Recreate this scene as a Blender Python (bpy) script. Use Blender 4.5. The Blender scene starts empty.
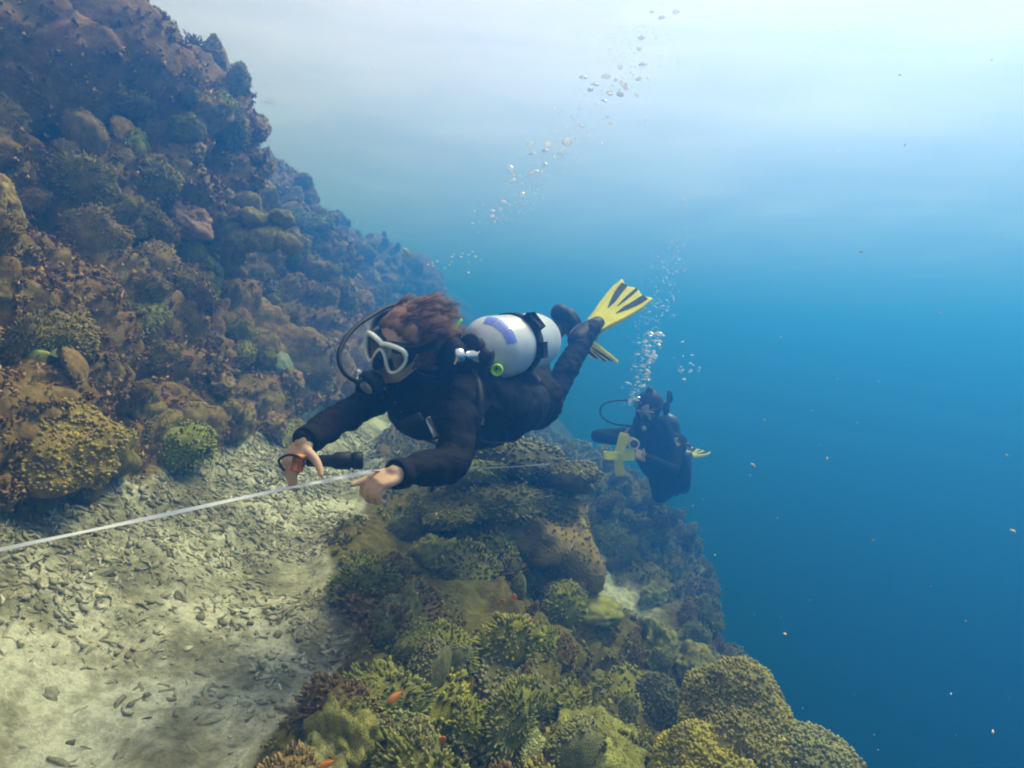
import bpy, bmesh, math, random
import numpy as np
from mathutils import Vector, Matrix, Euler

R = math.radians
scene = bpy.context.scene
COL = scene.collection

# ------------------------------------------------------------------ camera
FPX = 600.0                       # focal length in pixels of the 1024 px wide frame
PITCH, ROLL = -3.7, 5.0           # a little down, up-direction leaning to the right in the frame
cam_data = bpy.data.cameras.new('camera')
cam_data.sensor_width = 36.0
cam_data.lens = 36.0 * FPX / 1024.0
cam_data.clip_start = 0.05
cam_data.clip_end = 500.0
cam = bpy.data.objects.new('camera', cam_data)
COL.objects.link(cam)
CAM_M = Matrix.Rotation(R(90 + PITCH), 4, 'X') @ Matrix.Rotation(R(ROLL), 4, 'Z')
cam.matrix_world = CAM_M
scene.camera = cam

# ------------------------------------------------------------------ sky, sun, exposure
SUN_EL, SUN_AZ = 58.0, 47.0      # azimuth measured from +Y (view direction) towards +X
world = bpy.data.worlds.new('World')
scene.world = world
world.use_nodes = True
wn = world.node_tree
bg = wn.nodes['Background']
sky = wn.nodes.new('ShaderNodeTexSky')
sky.sky_type = 'NISHITA'
sky.sun_disc = False
sky.sun_elevation = R(SUN_EL)
sky.sun_rotation = R(SUN_AZ)
sky.air_density = 0.7
sky.dust_density = 3.0
sky.ozone_density = 0.5
wn.links.new(sky.outputs[0], bg.inputs[0])
bg.inputs[1].default_value = 0.06

sun_data = bpy.data.lights.new('sun', 'SUN')
sun_data.energy = 5.0
sun_data.angle = R(20.0)           # the rippled surface spreads the sun's disc
sun_data.color = (1.0, 0.855, 0.69)
sun = bpy.data.objects.new('sun', sun_data)
COL.objects.link(sun)
sd = Vector((math.sin(R(SUN_AZ)) * math.cos(R(SUN_EL)), math.cos(R(SUN_AZ)) * math.cos(R(SUN_EL)), math.sin(R(SUN_EL))))
sun.rotation_euler = (-sd).to_track_quat('-Z', 'Y').to_euler()

scene.view_settings.view_transform = 'Standard'
scene.view_settings.look = 'None'
scene.view_settings.exposure = 1.5
scene.view_settings.gamma = 1.0
scene.view_settings.use_curve_mapping = False
scene.render.engine = 'CYCLES'
cy = scene.cycles
cy.use_denoising = True
cy.max_bounces = 8
cy.diffuse_bounces = 2
cy.glossy_bounces = 2
cy.transmission_bounces = 3
cy.transparent_max_bounces = 10
cy.volume_bounces = 4
cy.sample_clamp_indirect = 4.0
cy.filter_width = 2.0
cy.caustics_reflective = False
cy.caustics_refractive = False

SEA_Z = 2.75                      # level of the water surface above the camera

# ------------------------------------------------------------------ helpers
def pix(px, py, depth):
    """the point seen at a pixel of the photograph, at a distance along the view axis"""
    return CAM_M @ Vector(((px - 512.0) / FPX * depth, (384.0 - py) / FPX * depth, -depth))

def project(P):
    q = CAM_M.inverted() @ Vector(P)
    d = -q.z
    return (512 + FPX * q.x / d, 384 - FPX * q.y / d, d)

def _hash(ix, iy, iz, seed):
    h = (ix * 374761393 + iy * 668265263 + iz * 2147483647 * 3 + seed * 1274126177) & 0xFFFFFFFF
    h = ((h ^ (h >> 13)) * 1274126177) & 0xFFFFFFFF
    h = (h ^ (h >> 16)) & 0xFFFFFFFF
    h = (h * 2246822519) & 0xFFFFFFFF
    return ((h ^ (h >> 15)) & 0xFFFFFF) / float(0xFFFFFF)

def vnoise(P, scale=1.0, seed=0):
    """smooth value noise in -1..1 of an (n,3) array"""
    Q = np.asarray(P, dtype=np.float64) * scale
    I = np.floor(Q).astype(np.int64)
    F = Q - I
    F = F * F * F * (F * (F * 6 - 15) + 10)
    out = 0
    for dx in (0, 1):
        wx = F[:, 0] if dx else 1 - F[:, 0]
        for dy in (0, 1):
            wy = F[:, 1] if dy else 1 - F[:, 1]
            for dz in (0, 1):
                wz = F[:, 2] if dz else 1 - F[:, 2]
                out = out + wx * wy * wz * _hash(I[:, 0] + dx, I[:, 1] + dy, I[:, 2] + dz, seed)
    return out * 2 - 1

def fbm(P, scale=1.0, octv=4, seed=0, gain=0.5):
    a, s, t = 1.0, scale, 0.0
    for k in range(octv):
        t = t + a * vnoise(P, s, seed + k * 17)
        a *= gain
        s *= 2.03
    return t

def lumps(P, scale, seed=0):
    """cellular bumps: 1 on a cell centre, 0 between cells"""
    Q = np.asarray(P, dtype=np.float64) * scale
    I = np.floor(Q).astype(np.int64)
    best = np.full(len(Q), 9.0)
    for dx in (-1, 0, 1):
        for dy in (-1, 0, 1):
            for dz in (-1, 0, 1):
                a, b, c = I[:, 0] + dx, I[:, 1] + dy, I[:, 2] + dz
                d = (a + _hash(a, b, c, seed) - Q[:, 0]) ** 2 + (b + _hash(a, b, c, seed + 5) - Q[:, 1]) ** 2 \
                    + (c + _hash(a, b, c, seed + 9) - Q[:, 2]) ** 2
                best = np.minimum(best, d)
    return np.sqrt(np.clip(1 - best / 0.7, 0, 1))

def mesh_from(name, verts, faces, smooth=True):
    me = bpy.data.meshes.new(name)
    verts = np.asarray(verts, dtype=np.float32)
    if isinstance(faces, np.ndarray):
        n, k = faces.shape
        me.vertices.add(len(verts)); me.vertices.foreach_set('co', verts.ravel())
        me.loops.add(n * k); me.loops.foreach_set('vertex_index', faces.astype(np.int32).ravel())
        me.polygons.add(n)
        me.polygons.foreach_set('loop_start', np.arange(0, n * k, k, dtype=np.int32))
        me.update(calc_edges=True)
    else:
        me.from_pydata([tuple(v) for v in verts.tolist()], [], faces)
        me.update()
    if smooth:
        me.polygons.foreach_set('use_smooth', np.ones(len(me.polygons), dtype=bool))
    return me

def obj(name, me, mat=None, parent=None):
    o = bpy.data.objects.new(name, me)
    COL.objects.link(o)
    if mat is not None:
        if len(me.materials) == 0:
            me.materials.append(mat)
        else:
            me.materials[0] = mat
    if parent is not None:
        o.parent = parent
    return o

def tag(o, label=None, cat=None, group=None, kind=None):
    if label: o['label'] = label
    if cat: o['category'] = cat
    if group: o['group'] = group
    if kind: o['kind'] = kind
    return o

def empty(name, loc=(0, 0, 0)):
    o = bpy.data.objects.new(name, None)
    o.empty_display_size = 0.05
    COL.objects.link(o)
    o.location = loc
    return o

# ------------------------------------------------------------------ materials
def new_mat(name):
    m = bpy.data.materials.new(name)
    m.use_nodes = True
    return m, m.node_tree, m.node_tree.nodes['Principled BSDF']

def simple_mat(name, col, rough=0.6, metal=0.0, spec=0.3, var=0.25, scale=12.0, bump=0.0, bscale=60.0, tone2=None):
    """a principled material with noise in its colour and an optional fine bump"""
    m, t, b = new_mat(name)
    tc = t.nodes.new('ShaderNodeTexCoord')
    nz = t.nodes.new('ShaderNodeTexNoise')
    nz.inputs['Scale'].default_value = scale
    nz.inputs['Detail'].default_value = 5
    rp = t.nodes.new('ShaderNodeValToRGB')
    a = [c * (1 - var) for c in col]
    c2 = tone2 if tone2 else [min(1, c * (1 + var)) for c in col]
    rp.color_ramp.elements[0].color = (*a, 1); rp.color_ramp.elements[0].position = 0.3
    rp.color_ramp.elements[1].color = (*c2, 1); rp.color_ramp.elements[1].position = 0.7
    t.links.new(tc.outputs['Object'], nz.inputs['Vector'])
    t.links.new(nz.outputs['Fac'], rp.inputs['Fac'])
    t.links.new(rp.outputs['Color'], b.inputs['Base Color'])
    b.inputs['Roughness'].default_value = rough
    b.inputs['Metallic'].default_value = metal
    b.inputs['Specular IOR Level'].default_value = spec
    if bump:
        n2 = t.nodes.new('ShaderNodeTexNoise'); n2.inputs['Scale'].default_value = bscale; n2.inputs['Detail'].default_value = 4
        bp = t.nodes.new('ShaderNodeBump'); bp.inputs['Strength'].default_value = bump; bp.inputs['Distance'].default_value = 0.01
        t.links.new(tc.outputs['Object'], n2.inputs['Vector'])
        t.links.new(n2.outputs['Fac'], bp.inputs['Height'])
        t.links.new(bp.outputs['Normal'], b.inputs['Normal'])
    return m

# ------------------------------------------------------------------ reef slope (one sheet: reef flat, wall, sand ledge, rim, drop-off)
PROFILE = [(-40, 2.45), (-14, 2.42), (-8, 2.35), (-5, 2.22), (-3.8, 2.1), (-3.1, 1.9), (-2.7, 1.5), (-2.45, 0.9), (-2.3, 0.4), (-2.08, 0.0),
           (-1.92, -0.35), (-1.95, -0.6), (-1.86, -0.74), (-1.6, -0.8), (-1.0, -0.9), (-0.45, -1.0), (0.0, -1.1), (0.3, -1.27),
           (0.6, -1.58), (0.98, -1.78), (1.22, -2.1), (1.5, -3.0), (2.1, -5.0), (3.6, -9.0), (7, -16), (13, -22), (25, -24), (70, -25)]
PR = np.array(PROFILE, dtype=float)
PR[:13] *= np.where(np.arange(13) < 4, 0.95, 0.86)[:, None]
PR[9:13] = [(-1.72, 0.0), (-1.50, -0.27), (-1.55, -0.50), (-1.47, -0.64)]
PR[13] = (-1.30, -0.73)
PR[4:9, 1] *= np.array([0.84, 0.84, 0.86, 0.92, 0.96])
PR[:4, 1] *= np.array([1.0, 0.98, 0.94, 0.88])
_seg = np.linalg.norm(np.diff(PR, axis=0), axis=1)
_S = np.concatenate([[0], np.cumsum(_seg)])
def profile(s):
    """smoothed profile point for arc length s"""
    out = 0
    for k, w in ((-0.12, .25), (0, .5), (0.12, .25)):
        ss = np.clip(s + k, 0, _S[-1])
        out = out + w * np.stack([np.interp(ss, _S, PR[:, 0]), np.interp(ss, _S, PR[:, 1])], -1)
    return out
S_NEAR0, S_NEAR1 = np.interp(-4.2, PR[:, 0], _S), np.interp(1.6, PR[:, 0], _S)   # the stretch in view

def sand_mask(X, Y, Z, s):
    """1 on the bare sand and rubble ledge, 0 on living reef"""
    sA, sB = _S[12], _S[15]
    u = (s - sA) / (sB - sA)
    P = np.stack([X, Y, np.zeros_like(X)], -1)
    edge = 1.0 - 0.16 * np.clip(Y - 1.6, 0, 3) + 0.13 * vnoise(P, 1.6, 71)
    m = np.clip((u + 0.05) / 0.12, 0, 1) * np.clip((edge - u) / 0.12, 0, 1)
    m = m * np.clip((7.5 - Y) / 2.0, 0, 1)
    # a chute of sand running down past the rim
    sC, sD = _S[17], _S[19]
    v = np.clip((s - sC) / 0.12, 0, 1) * np.clip((sD + 0.05 - s) / 0.15, 0, 1)
    m2 = v * np.clip((vnoise(P, 1.1, 33) + 0.25) * 3, 0, 1) * np.clip((Y - 2.2) / 0.4, 0, 1) * np.clip((4.4 - Y) / 0.6, 0, 1)
    return np.maximum(m, m2)

def reef_point(s, y):
    """displaced reef surface; s and y are flat arrays"""
    p = profile(s)
    X, Z = p[:, 0].copy(), p[:, 1].copy()
    d = 0.02
    t = profile(s + d) - profile(s - d)
    t /= np.maximum(np.linalg.norm(t, axis=1, keepdims=True), 1e-9)
    n = np.stack([-t[:, 1], t[:, 0]], -1)
    # slow wander of the whole reef along the strike
    near = np.clip((y - 1.0) / 4.0, 0, 1)
    wand = 0.25 * near * np.sin(y * 0.55 + 0.6) * np.clip((np.abs(X) + 1) / 3, .3, 1)
    X = X + wand + 1.0 * np.exp(-((y - 6.6) / 1.5) ** 2) * np.clip((s - _S[15]) / 0.9, 0, 1)
    Pn = np.stack([X, y, Z], -1)
    sm = sand_mask(X, y, Z, s)
    wall = np.clip((_S[12] + 0.15 - s) / 0.5, 0, 1)             # 1 on the wall
    rim = np.clip((s - _S[15]) / 0.3, 0, 1)
    big = fbm(Pn, 0.9, 3, 3)
    mid = lumps(Pn + 0.15 * np.stack([big, big, big], -1), 2.6, 7)
    fine = lumps(Pn, 7.5, 11)
    grit = fbm(Pn, 13.0, 3, 21, 0.6) + 1.1 * (lumps(Pn, 17.0, 23) - 0.4)
    live = 1 - sm
    disp = live * (0.30 * big * (0.3 + 0.7 * wall) + (0.13 + .17 * wall) * (mid - 0.4) + (0.05 + 0.03 * wall) * (fine - 0.4) + 0.026 * grit)
    disp = disp + sm * (0.035 * fbm(Pn, 2.2, 3, 41) + 0.010 * fbm(Pn, 9.0, 3, 45))
    # outcrops on the rim
    disp = disp + rim * live * 0.12 * np.clip(vnoise(Pn, 1.5, 51) + 0.2, 0, 1)
    far = np.clip((s - _S[21]) / 3, 0, 1)
    disp = disp * (1 + 4 * far)
    top = np.clip((2.5 - Z) / 0.5, 0.15, 1)
    disp = disp * top
    X2, Z2 = X + n[:, 0] * disp, Z + n[:, 1] * disp
    yy = y + 0.05 * live * vnoise(Pn, 3.0, 61)
    return np.stack([X2, yy, np.minimum(Z2, SEA_Z - 0.18)], -1), sm

def reef_at(X, y, side=0):
    """reef surface point above profile position X (side: 0 any)"""
    s = float(np.interp(X, PR[:, 0], _S))
    P, _ = reef_point(np.array([s]), np.array([y]))
    return Vector(P[0])

def reef_frame(s, y, e=0.04):
    P, m = reef_point(np.array([s, s + e, s - e, s, s]), np.array([y, y, y, y + e, y - e]))
    n = np.cross(P[3] - P[4], P[1] - P[2])
    n /= np.linalg.norm(n)
    return Vector(P[0]), Vector(n), float(m[0])

s_rows = np.concatenate([np.linspace(0, S_NEAR0, 26)[:-1], np.linspace(S_NEAR0, S_NEAR1, 500),
                         np.linspace(S_NEAR1, _S[-1], 70)[1:]])
y_cols = np.concatenate([np.linspace(-14, -1.0, 30)[:-1], -1.0 + 11.5 * (np.linspace(0, 1, 700) ** 1.7),
                         10.5 * (60 / 10.5) ** np.linspace(0, 1, 190)[1:]])
SS, YY = np.meshgrid(s_rows, y_cols, indexing='ij')
RP, RM = reef_point(SS.ravel(), YY.ravel())
ns, ny = len(s_rows), len(y_cols)
idx = np.arange(ns * ny).reshape(ns, ny)
quads = np.stack([idx[:-1, :-1], idx[1:, :-1], idx[1:, 1:], idx[:-1, 1:]], -1).reshape(-1, 4)
me = mesh_from('reef_slope', RP, quads[:, ::-1].copy() if False else quads)
att = me.attributes.new('sand', 'FLOAT', 'POINT')
att.data.foreach_set('value', RM.astype(np.float32))
att = me.attributes.new('rim', 'FLOAT', 'POINT')
att.data.foreach_set('value', np.clip((SS.ravel() - _S[14]) / 0.3, 0, 1).astype(np.float32))

def reef_material():
    m, t, b = new_mat('reef rock, turf and sand')
    N, L = t.nodes, t.links
    geo = N.new('ShaderNodeNewGeometry')
    def noise(scale, detail=5, rough=0.6):
        n = N.new('ShaderNodeTexNoise'); n.inputs['Scale'].default_value = scale
        n.inputs['Detail'].default_value = detail; n.inputs['Roughness'].default_value = rough
        L.new(geo.outputs['Position'], n.inputs['Vector']); return n
    def ramp(src, stops):
        r = N.new('ShaderNodeValToRGB')
        e = r.color_ramp.elements
        while len(e) < len(stops): e.new(0.5)
        for q, (p, c) in zip(e, stops): q.position = p; q.color = (*c, 1)
        L.new(src, r.inputs['Fac']); return r
    rock = ramp(noise(3.0, 8, 0.7).outputs['Fac'], [(0.28, (0.16, 0.08, 0.02)), (0.45, (0.36, 0.20, 0.05)), (0.58, (0.38, 0.26, 0.06)), (0.72, (0.54, 0.36, 0.15))])  # reddened and brightened to carry the wall's warm veil in the rock colour
    turf = ramp(noise(21.0, 6, 0.7).outputs['Fac'], [(0.36, (0.05, 0.028, 0.014)), (0.5, (0.18, 0.125, 0.05)), (0.66, (0.42, 0.32, 0.16))])
    mx = N.new('ShaderNodeMix'); mx.data_type = 'RGBA'; mx.inputs['Factor'].default_value = 0.5
    L.new(rock.outputs['Color'], mx.inputs['A']); L.new(turf.outputs['Color'], mx.inputs['B'])
    # pinkish crusts in patches
    pk = N.new('ShaderNodeMix'); pk.data_type = 'RGBA'
    pm = ramp(noise(2.2, 4).outputs['Fac'], [(0.58, (0, 0, 0)), (0.68, (0.55, 0.55, 0.55))])
    L.new(pm.outputs['Color'], pk.inputs['Factor'])
    L.new(mx.outputs['Result'], pk.inputs['A']); pk.inputs['B'].default_value = (0.34, 0.18, 0.14, 1)
    # the living rim is greener than the wall
    ra = N.new('ShaderNodeAttribute'); ra.attribute_name = 'rim'
    gr = N.new('ShaderNodeMix'); gr.data_type = 'RGBA'; gr.blend_type = 'MULTIPLY'
    gr.inputs['B'].default_value = (0.66, 0.84, 0.55, 1)
    L.new(ra.outputs['Fac'], gr.inputs['Factor']); L.new(pk.outputs['Result'], gr.inputs['A'])
    # sand with darker rubble flecks
    sand = ramp(noise(2.6, 8, 0.68).outputs['Fac'], [(0.40, (0.30, 0.265, 0.155)), (0.48, (0.50, 0.46, 0.29)), (0.56, (0.86, 0.81, 0.58))])
    fl = ramp(noise(34.0, 5, 0.75).outputs['Fac'], [(0.38, (0.35, 0.34, 0.30)), (0.56, (1, 1, 1))])
    sm = N.new('ShaderNodeMix'); sm.data_type = 'RGBA'; sm.blend_type = 'MULTIPLY'; sm.inputs['Factor'].default_value = 0.55
    L.new(sand.outputs['Color'], sm.inputs['A']); L.new(fl.outputs['Color'], sm.inputs['B'])
    at = N.new('ShaderNodeAttribute'); at.attribute_name = 'sand'
    am = N.new('ShaderNodeMath'); am.operation = 'ADD'
    an = N.new('ShaderNodeMath'); an.operation = 'MULTIPLY_ADD'; an.inputs[1].default_value = 1.2; an.inputs[2].default_value = -0.6
    L.new(noise(6.0, 5).outputs['Fac'], an.inputs[0])
    L.new(at.outputs['Fac'], am.inputs[0]); L.new(an.outputs[0], am.inputs[1])
    ar = ramp(am.outputs[0], [(0.35, (0, 0, 0)), (0.62, (1, 1, 1))])
    fin = N.new('ShaderNodeMix'); fin.data_type = 'RGBA'
    L.new(ar.outputs['Color'], fin.inputs['Factor'])
    L.new(gr.outputs['Result'], fin.inputs['A']); L.new(sm.outputs['Result'], fin.inputs['B'])
    L.new(fin.outputs['Result'], b.inputs['Base Color'])
    b.inputs['Roughness'].default_value = 0.95
    b.inputs['Specular IOR Level'].default_value = 0.05
    bp = N.new('ShaderNodeBump'); bp.inputs['Strength'].default_value = 0.9; bp.inputs['Distance'].default_value = 0.03
    L.new(noise(28.0, 7, 0.75).outputs['Fac'], bp.inputs['Height'])
    L.new(bp.outputs['Normal'], b.inputs['Normal'])
    return m

REEF_MAT = reef_material()
reef = obj('reef_slope', me, REEF_MAT)
tag(reef, 'brown coral reef slope with a sandy rubble ledge falling off into deep blue water', 'reef', kind='structure')

# ------------------------------------------------------------------ water surface overhead
gx = np.concatenate([np.linspace(-45, -14, 16)[:-1], np.linspace(-14, 16, 190), np.linspace(16, 75, 24)[1:]])
gy = np.concatenate([np.linspace(-18, -2, 10)[:-1], np.linspace(-2, 24, 190), np.linspace(24, 66, 20)[1:]])
GX, GY = np.meshgrid(gx, gy, indexing='ij')
WP = np.stack([GX.ravel(), GY.ravel(), np.zeros(GX.size)], -1)
wz = 0.035 * fbm(WP * np.array([1, 0.55, 1]), 0.5, 2, 81)
WP[:, 2] = SEA_Z + wz
wi = np.arange(GX.size).reshape(GX.shape)
wq = np.stack([wi[:-1, :-1], wi[1:, :-1], wi[1:, 1:], wi[:-1, 1:]], -1).reshape(-1, 4)
def water_surface_material():
    m, t, b = new_mat('rippled sea surface from below')
    N, L = t.nodes, t.links
    N.remove(b)
    out = [n for n in N if n.type == 'OUTPUT_MATERIAL'][0]
    geo = N.new('ShaderNodeNewGeometry')
    mp = N.new('ShaderNodeMapping'); mp.inputs['Scale'].default_value = (0.5, 1.3, 1.0); mp.inputs['Rotation'].default_value = (0, 0, R(25))
    nz = N.new('ShaderNodeTexNoise'); nz.inputs['Scale'].default_value = 0.9; nz.inputs['Detail'].default_value = 6; nz.inputs['Distortion'].default_value = 0.6
    rp = N.new('ShaderNodeMapRange')
    rp.inputs['From Min'].default_value = 0.4; rp.inputs['From Max'].default_value = 0.7
    rp.inputs['To Min'].default_value = 0.45; rp.inputs['To Max'].default_value = 0.54
    L.new(geo.outputs['Position'], mp.inputs['Vector']); L.new(mp.outputs[0], nz.inputs['Vector']); L.new(nz.outputs['Fac'], rp.inputs['Value'])
    tr = N.new('ShaderNodeBsdfTransparent'); tr.inputs[0].default_value = (1.0, 0.965, 0.98, 1)
    tl = N.new('ShaderNodeBsdfTranslucent'); tl.inputs[0].default_value = (0.65, 0.535, 0.60, 1)  # pink tint stands in for a lens veil and warms the light below
    mx = N.new('ShaderNodeMixShader')
    L.new(rp.outputs['Result'], mx.inputs['Fac'])
    L.new(tr.outputs[0], mx.inputs[1]); L.new(tl.outputs[0], mx.inputs[2])
    # at grazing angles the underside mirrors the water below it
    lw = N.new('ShaderNodeLayerWeight'); lw.inputs['Blend'].default_value = 0.5
    gr = N.new('ShaderNodeMapRange'); gr.interpolation_type = 'SMOOTHSTEP'
    gr.inputs['From Min'].default_value = 0.5; gr.inputs['From Max'].default_value = 0.95
    gr.inputs['To Min'].default_value = 0.0; gr.inputs['To Max'].default_value = 0.6
    L.new(lw.outputs['Facing'], gr.inputs['Value'])
    gs = N.new('ShaderNodeBsdfGlossy'); gs.inputs['Roughness'].default_value = 0.5; gs.inputs['Color'].default_value = (0.95, 0.97, 1, 1)
    m2 = N.new('ShaderNodeMixShader')
    L.new(gr.outputs['Result'], m2.inputs['Fac']); L.new(mx.outputs[0], m2.inputs[1]); L.new(gs.outputs[0], m2.inputs[2])
    mx = m2
    L.new(mx.outputs[0], out.inputs['Surface'])
    return m
wsurf = obj('water', mesh_from('water', WP, wq), water_surface_material())
tag(wsurf, 'pale rippled water surface seen from below', 'water', kind='structure')

# ------------------------------------------------------------------ the water itself: one closed box of even density
def haze_box():
    x0, x1, y0, y1, z0, z1 = -46, 76, -19, 67, -28.0, SEA_Z + 0.35
    v = [(x, y, z) for x in (x0, x1) for y in (y0, y1) for z in (z0, z1)]
    f = [(0, 1, 3, 2), (4, 6, 7, 5), (0, 4, 5, 1), (2, 3, 7, 6), (0, 2, 6, 4), (1, 5, 7, 3)]
    me = mesh_from('haze', v, f, smooth=False)
    m = bpy.data.materials.new('sea water'); m.use_nodes = True
    t = m.node_tree
    t.nodes.remove(t.nodes['Principled BSDF'])
    out = [n for n in t.nodes if n.type == 'OUTPUT_MATERIAL'][0]
    pv = t.nodes.new('ShaderNodeVolumePrincipled')
    pv.inputs['Color'].default_value = HAZE_COLOR
    pv.inputs['Absorption Color'].default_value = HAZE_ABS
    pv.inputs['Density'].default_value = HAZE_DENSITY
    pv.inputs['Anisotropy'].default_value = HAZE_G
    t.links.new(pv.outputs[0], out.inputs['Volume'])
    o = obj('haze', me, m)
    tag(o, 'clear blue sea water around the reef', 'water', kind='stuff')
    return o
SIG_S = (0.0066, 0.040, 0.121)     # scattering per metre, red green blue
SIG_A = (0.126, 0.073, 0.065)     # absorption per metre
HAZE_DENSITY = 0.30
HAZE_COLOR = (*[q / HAZE_DENSITY for q in SIG_S], 1)
HAZE_ABS = (*[(1 - min(1, a / HAZE_DENSITY / (1 - q / HAZE_DENSITY))) ** 2 for a, q in zip(SIG_A, SIG_S)], 1)
HAZE_G = 0.6
haze_box()

# ================================================================== corals, rubble, growth
rng = np.random.default_rng(11)
random.seed(5)

def frames(s, y, e=0.05):
    """points, normals and sand mask of the reef for arrays of positions"""
    s, y = np.asarray(s, float), np.asarray(y, float)
    P, m = reef_point(s, y)
    n = np.cross(reef_point(s, y + e)[0] - reef_point(s, y - e)[0], reef_point(s + e, y)[0] - reef_point(s - e, y)[0])
    n /= np.maximum(np.linalg.norm(n, axis=1, keepdims=True), 1e-9)
    return P, n, m

from mathutils.bvhtree import BVHTree
_sel = quads[(YY.ravel()[quads[:, 0]] > -0.5) & (YY.ravel()[quads[:, 0]] < 14) & (SS.ravel()[quads[:, 0]] > S_NEAR0 - 1) & (SS.ravel()[quads[:, 0]] < S_NEAR1 + 4)]
_u, _inv = np.unique(_sel.ravel(), return_inverse=True)
BVH = BVHTree.FromPolygons([tuple(v) for v in RP[_u].tolist()], [tuple(q) for q in _inv.reshape(-1, 4).tolist()])
def cast(px, py):
    """where the line of sight through a pixel meets the reef"""
    d = (pix(px, py, 1.0)).normalized()
    hit, nrm, _, dist = BVH.ray_cast(Vector((0, 0, 0)), d)
    if hit is None: return None
    if nrm.dot(d) > 0: nrm = -nrm
    return hit, nrm, project(hit)[2]

# ---- mesh builders (unit size about 1, base at the origin, growing along +Z)
def tube_arrays(path, radii, sides=5, tipcap=True):
    path = np.asarray(path, float); n = len(path)
    t = np.gradient(path, axis=0)
    t /= np.maximum(np.linalg.norm(t, axis=1, keepdims=True), 1e-9)
    ref = np.array([0.31, 0.17, 0.93]) if abs(t[0, 2]) < 0.8 else np.array([0.9, 0.3, 0.1])
    u = np.cross(t, ref); u /= np.linalg.norm(u, axis=1, keepdims=True)
    w = np.cross(t, u)
    a = np.linspace(0, 2 * np.pi, sides, endpoint=False)
    V = (path[:, None, :] + np.asarray(radii)[:, None, None] * (np.cos(a)[None, :, None] * u[:, None, :] + np.sin(a)[None, :, None] * w[:, None, :])).reshape(-1, 3)
    F = []
    for i in range(n - 1):
        for j in range(sides):
            k = (j + 1) % sides
            F.append((i * sides + j, i * sides + k, (i + 1) * sides + k, (i + 1) * sides + j))
    V = np.vstack([V, path[-1] + t[-1] * radii[-1] * (0.6 if tipcap else 0.0), path[0]])
    for j in range(sides):
        k = (j + 1) % sides
        F.append(((n - 1) * sides + j, (n - 1) * sides + k, n * sides))
        F.append((k, j, n * sides + 1))
    return V, F

class MB:
    def __init__(self): self.V, self.F, self.T, self.n = [], [], [], 0
    def add(self, V, F, tip=0.0):
        V = np.asarray(V, float)
        self.F += [tuple(i + self.n for i in f) for f in F]
        self.V.append(V); self.n += len(V)
        self.T.append(np.full(len(V), tip) if np.isscalar(tip) else np.asarray(tip))
        return self
    def tube(self, path, radii, sides=5, tips=None, cap=True):
        V, F = tube_arrays(path, radii, sides, cap)
        if tips is None: t = 0.0
        else: t = np.concatenate([np.repeat(tips, sides), [tips[-1], tips[0]]])
        return self.add(V, F, t)
    def mesh(self, name, smooth=True):
        me = mesh_from(name, np.vstack(self.V), self.F, smooth)
        a = me.attributes.new('tip', 'FLOAT', 'POINT')
        a.data.foreach_set('value', np.concatenate(self.T).astype(np.float32))
        return me

def ico(sub):
    bm = bmesh.new(); bmesh.ops.create_icosphere(bm, subdivisions=sub, radius=1.0)
    V = np.array([v.co[:] for v in bm.verts]); F = [tuple(v.index for v in f.verts) for f in bm.faces]
    bm.free(); return V, F
ICO = {k: ico(k) for k in (1, 2, 3, 4, 5)}

def dome_dirs(n, r, lo=0.02):
    k = np.arange(n) + 0.5
    z = 1 - (1 - lo) * k / n
    a = k * 2.399963 + r.random() * 6
    q = np.sqrt(1 - z * z)
    D = np.stack([q * np.cos(a), q * np.sin(a), z], -1) + r.normal(0, 0.10, (n, 3))
    return D / np.linalg.norm(D, axis=1, keepdims=True)

def finger_colony(seed, n=150, flat=0.7, flen=0.36, rad=0.05, bulb=0.9, upbias=0.35):
    r = np.random.default_rng(seed); mb = MB()
    V, F = ICO[3]
    core = V * np.array([0.83, 0.83, 0.83 * flat]) * (1 + 0.22 * vnoise(V, 2.0, seed + 3) + 0.10 * vnoise(V, 4.5, seed + 4))[:, None]
    mb.add(core, F, 0.05)
    D = dome_dirs(n, r, -0.9)
    lob = 1 + 0.22 * vnoise(D, 2.0, seed + 3) + 0.10 * vnoise(D, 4.5, seed + 4)
    for d, l in zip(D, lob):
        up = d + np.array([0, 0, upbias]) + r.normal(0, 0.15, 3); up /= np.linalg.norm(up)
        base = d * np.array([0.80, 0.80, 0.80 * flat]) * l
        L = flen * r.uniform(0.75, 1.25) * l
        bend = r.normal(0, 0.09, 3) * L
        k = rad * r.uniform(0.75, 1.25)
        path = [base, base + up * L * 0.4 + bend * .5, base + up * L * 0.8 + bend, base + up * L + bend]
        mb.tube(path, [k * 1.15, k, k * bulb, k * bulb * 0.62], 5, [0.0, 0.15, 0.7, 1.0])
    return mb.mesh('finger_coral')

def branch_colony(seed, n=34, spread=1.0):
    """open staghorn-like bush: forking branches"""
    r = np.random.default_rng(seed); mb = MB()
    D = dome_dirs(n, r, 0.15)
    for d in D:
        b = d * 0.12; L = r.uniform(0.5, 0.8)
        e = d * np.array([spread, spread, 0.9]) * L
        mid = b + (e - b) * 0.5 + r.normal(0, 0.05, 3)
        mb.tube([b, mid, e], [0.06, 0.05, 0.042], 5, [0, .1, .3])
        for q in range(4):
            t = r.uniform(0.35, 1.0); p = b + (e - b) * t
            dd = d + r.normal(0, 0.55, 3) + np.array([0, 0, 0.3]); dd /= np.linalg.norm(dd)
            l2 = r.uniform(0.14, 0.3)
            mb.tube([p, p + dd * l2 * .6, p + dd * l2], [0.042, 0.036, 0.02], 4, [.2, .5, 1.0])
    return mb.mesh('branching_coral')

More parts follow.
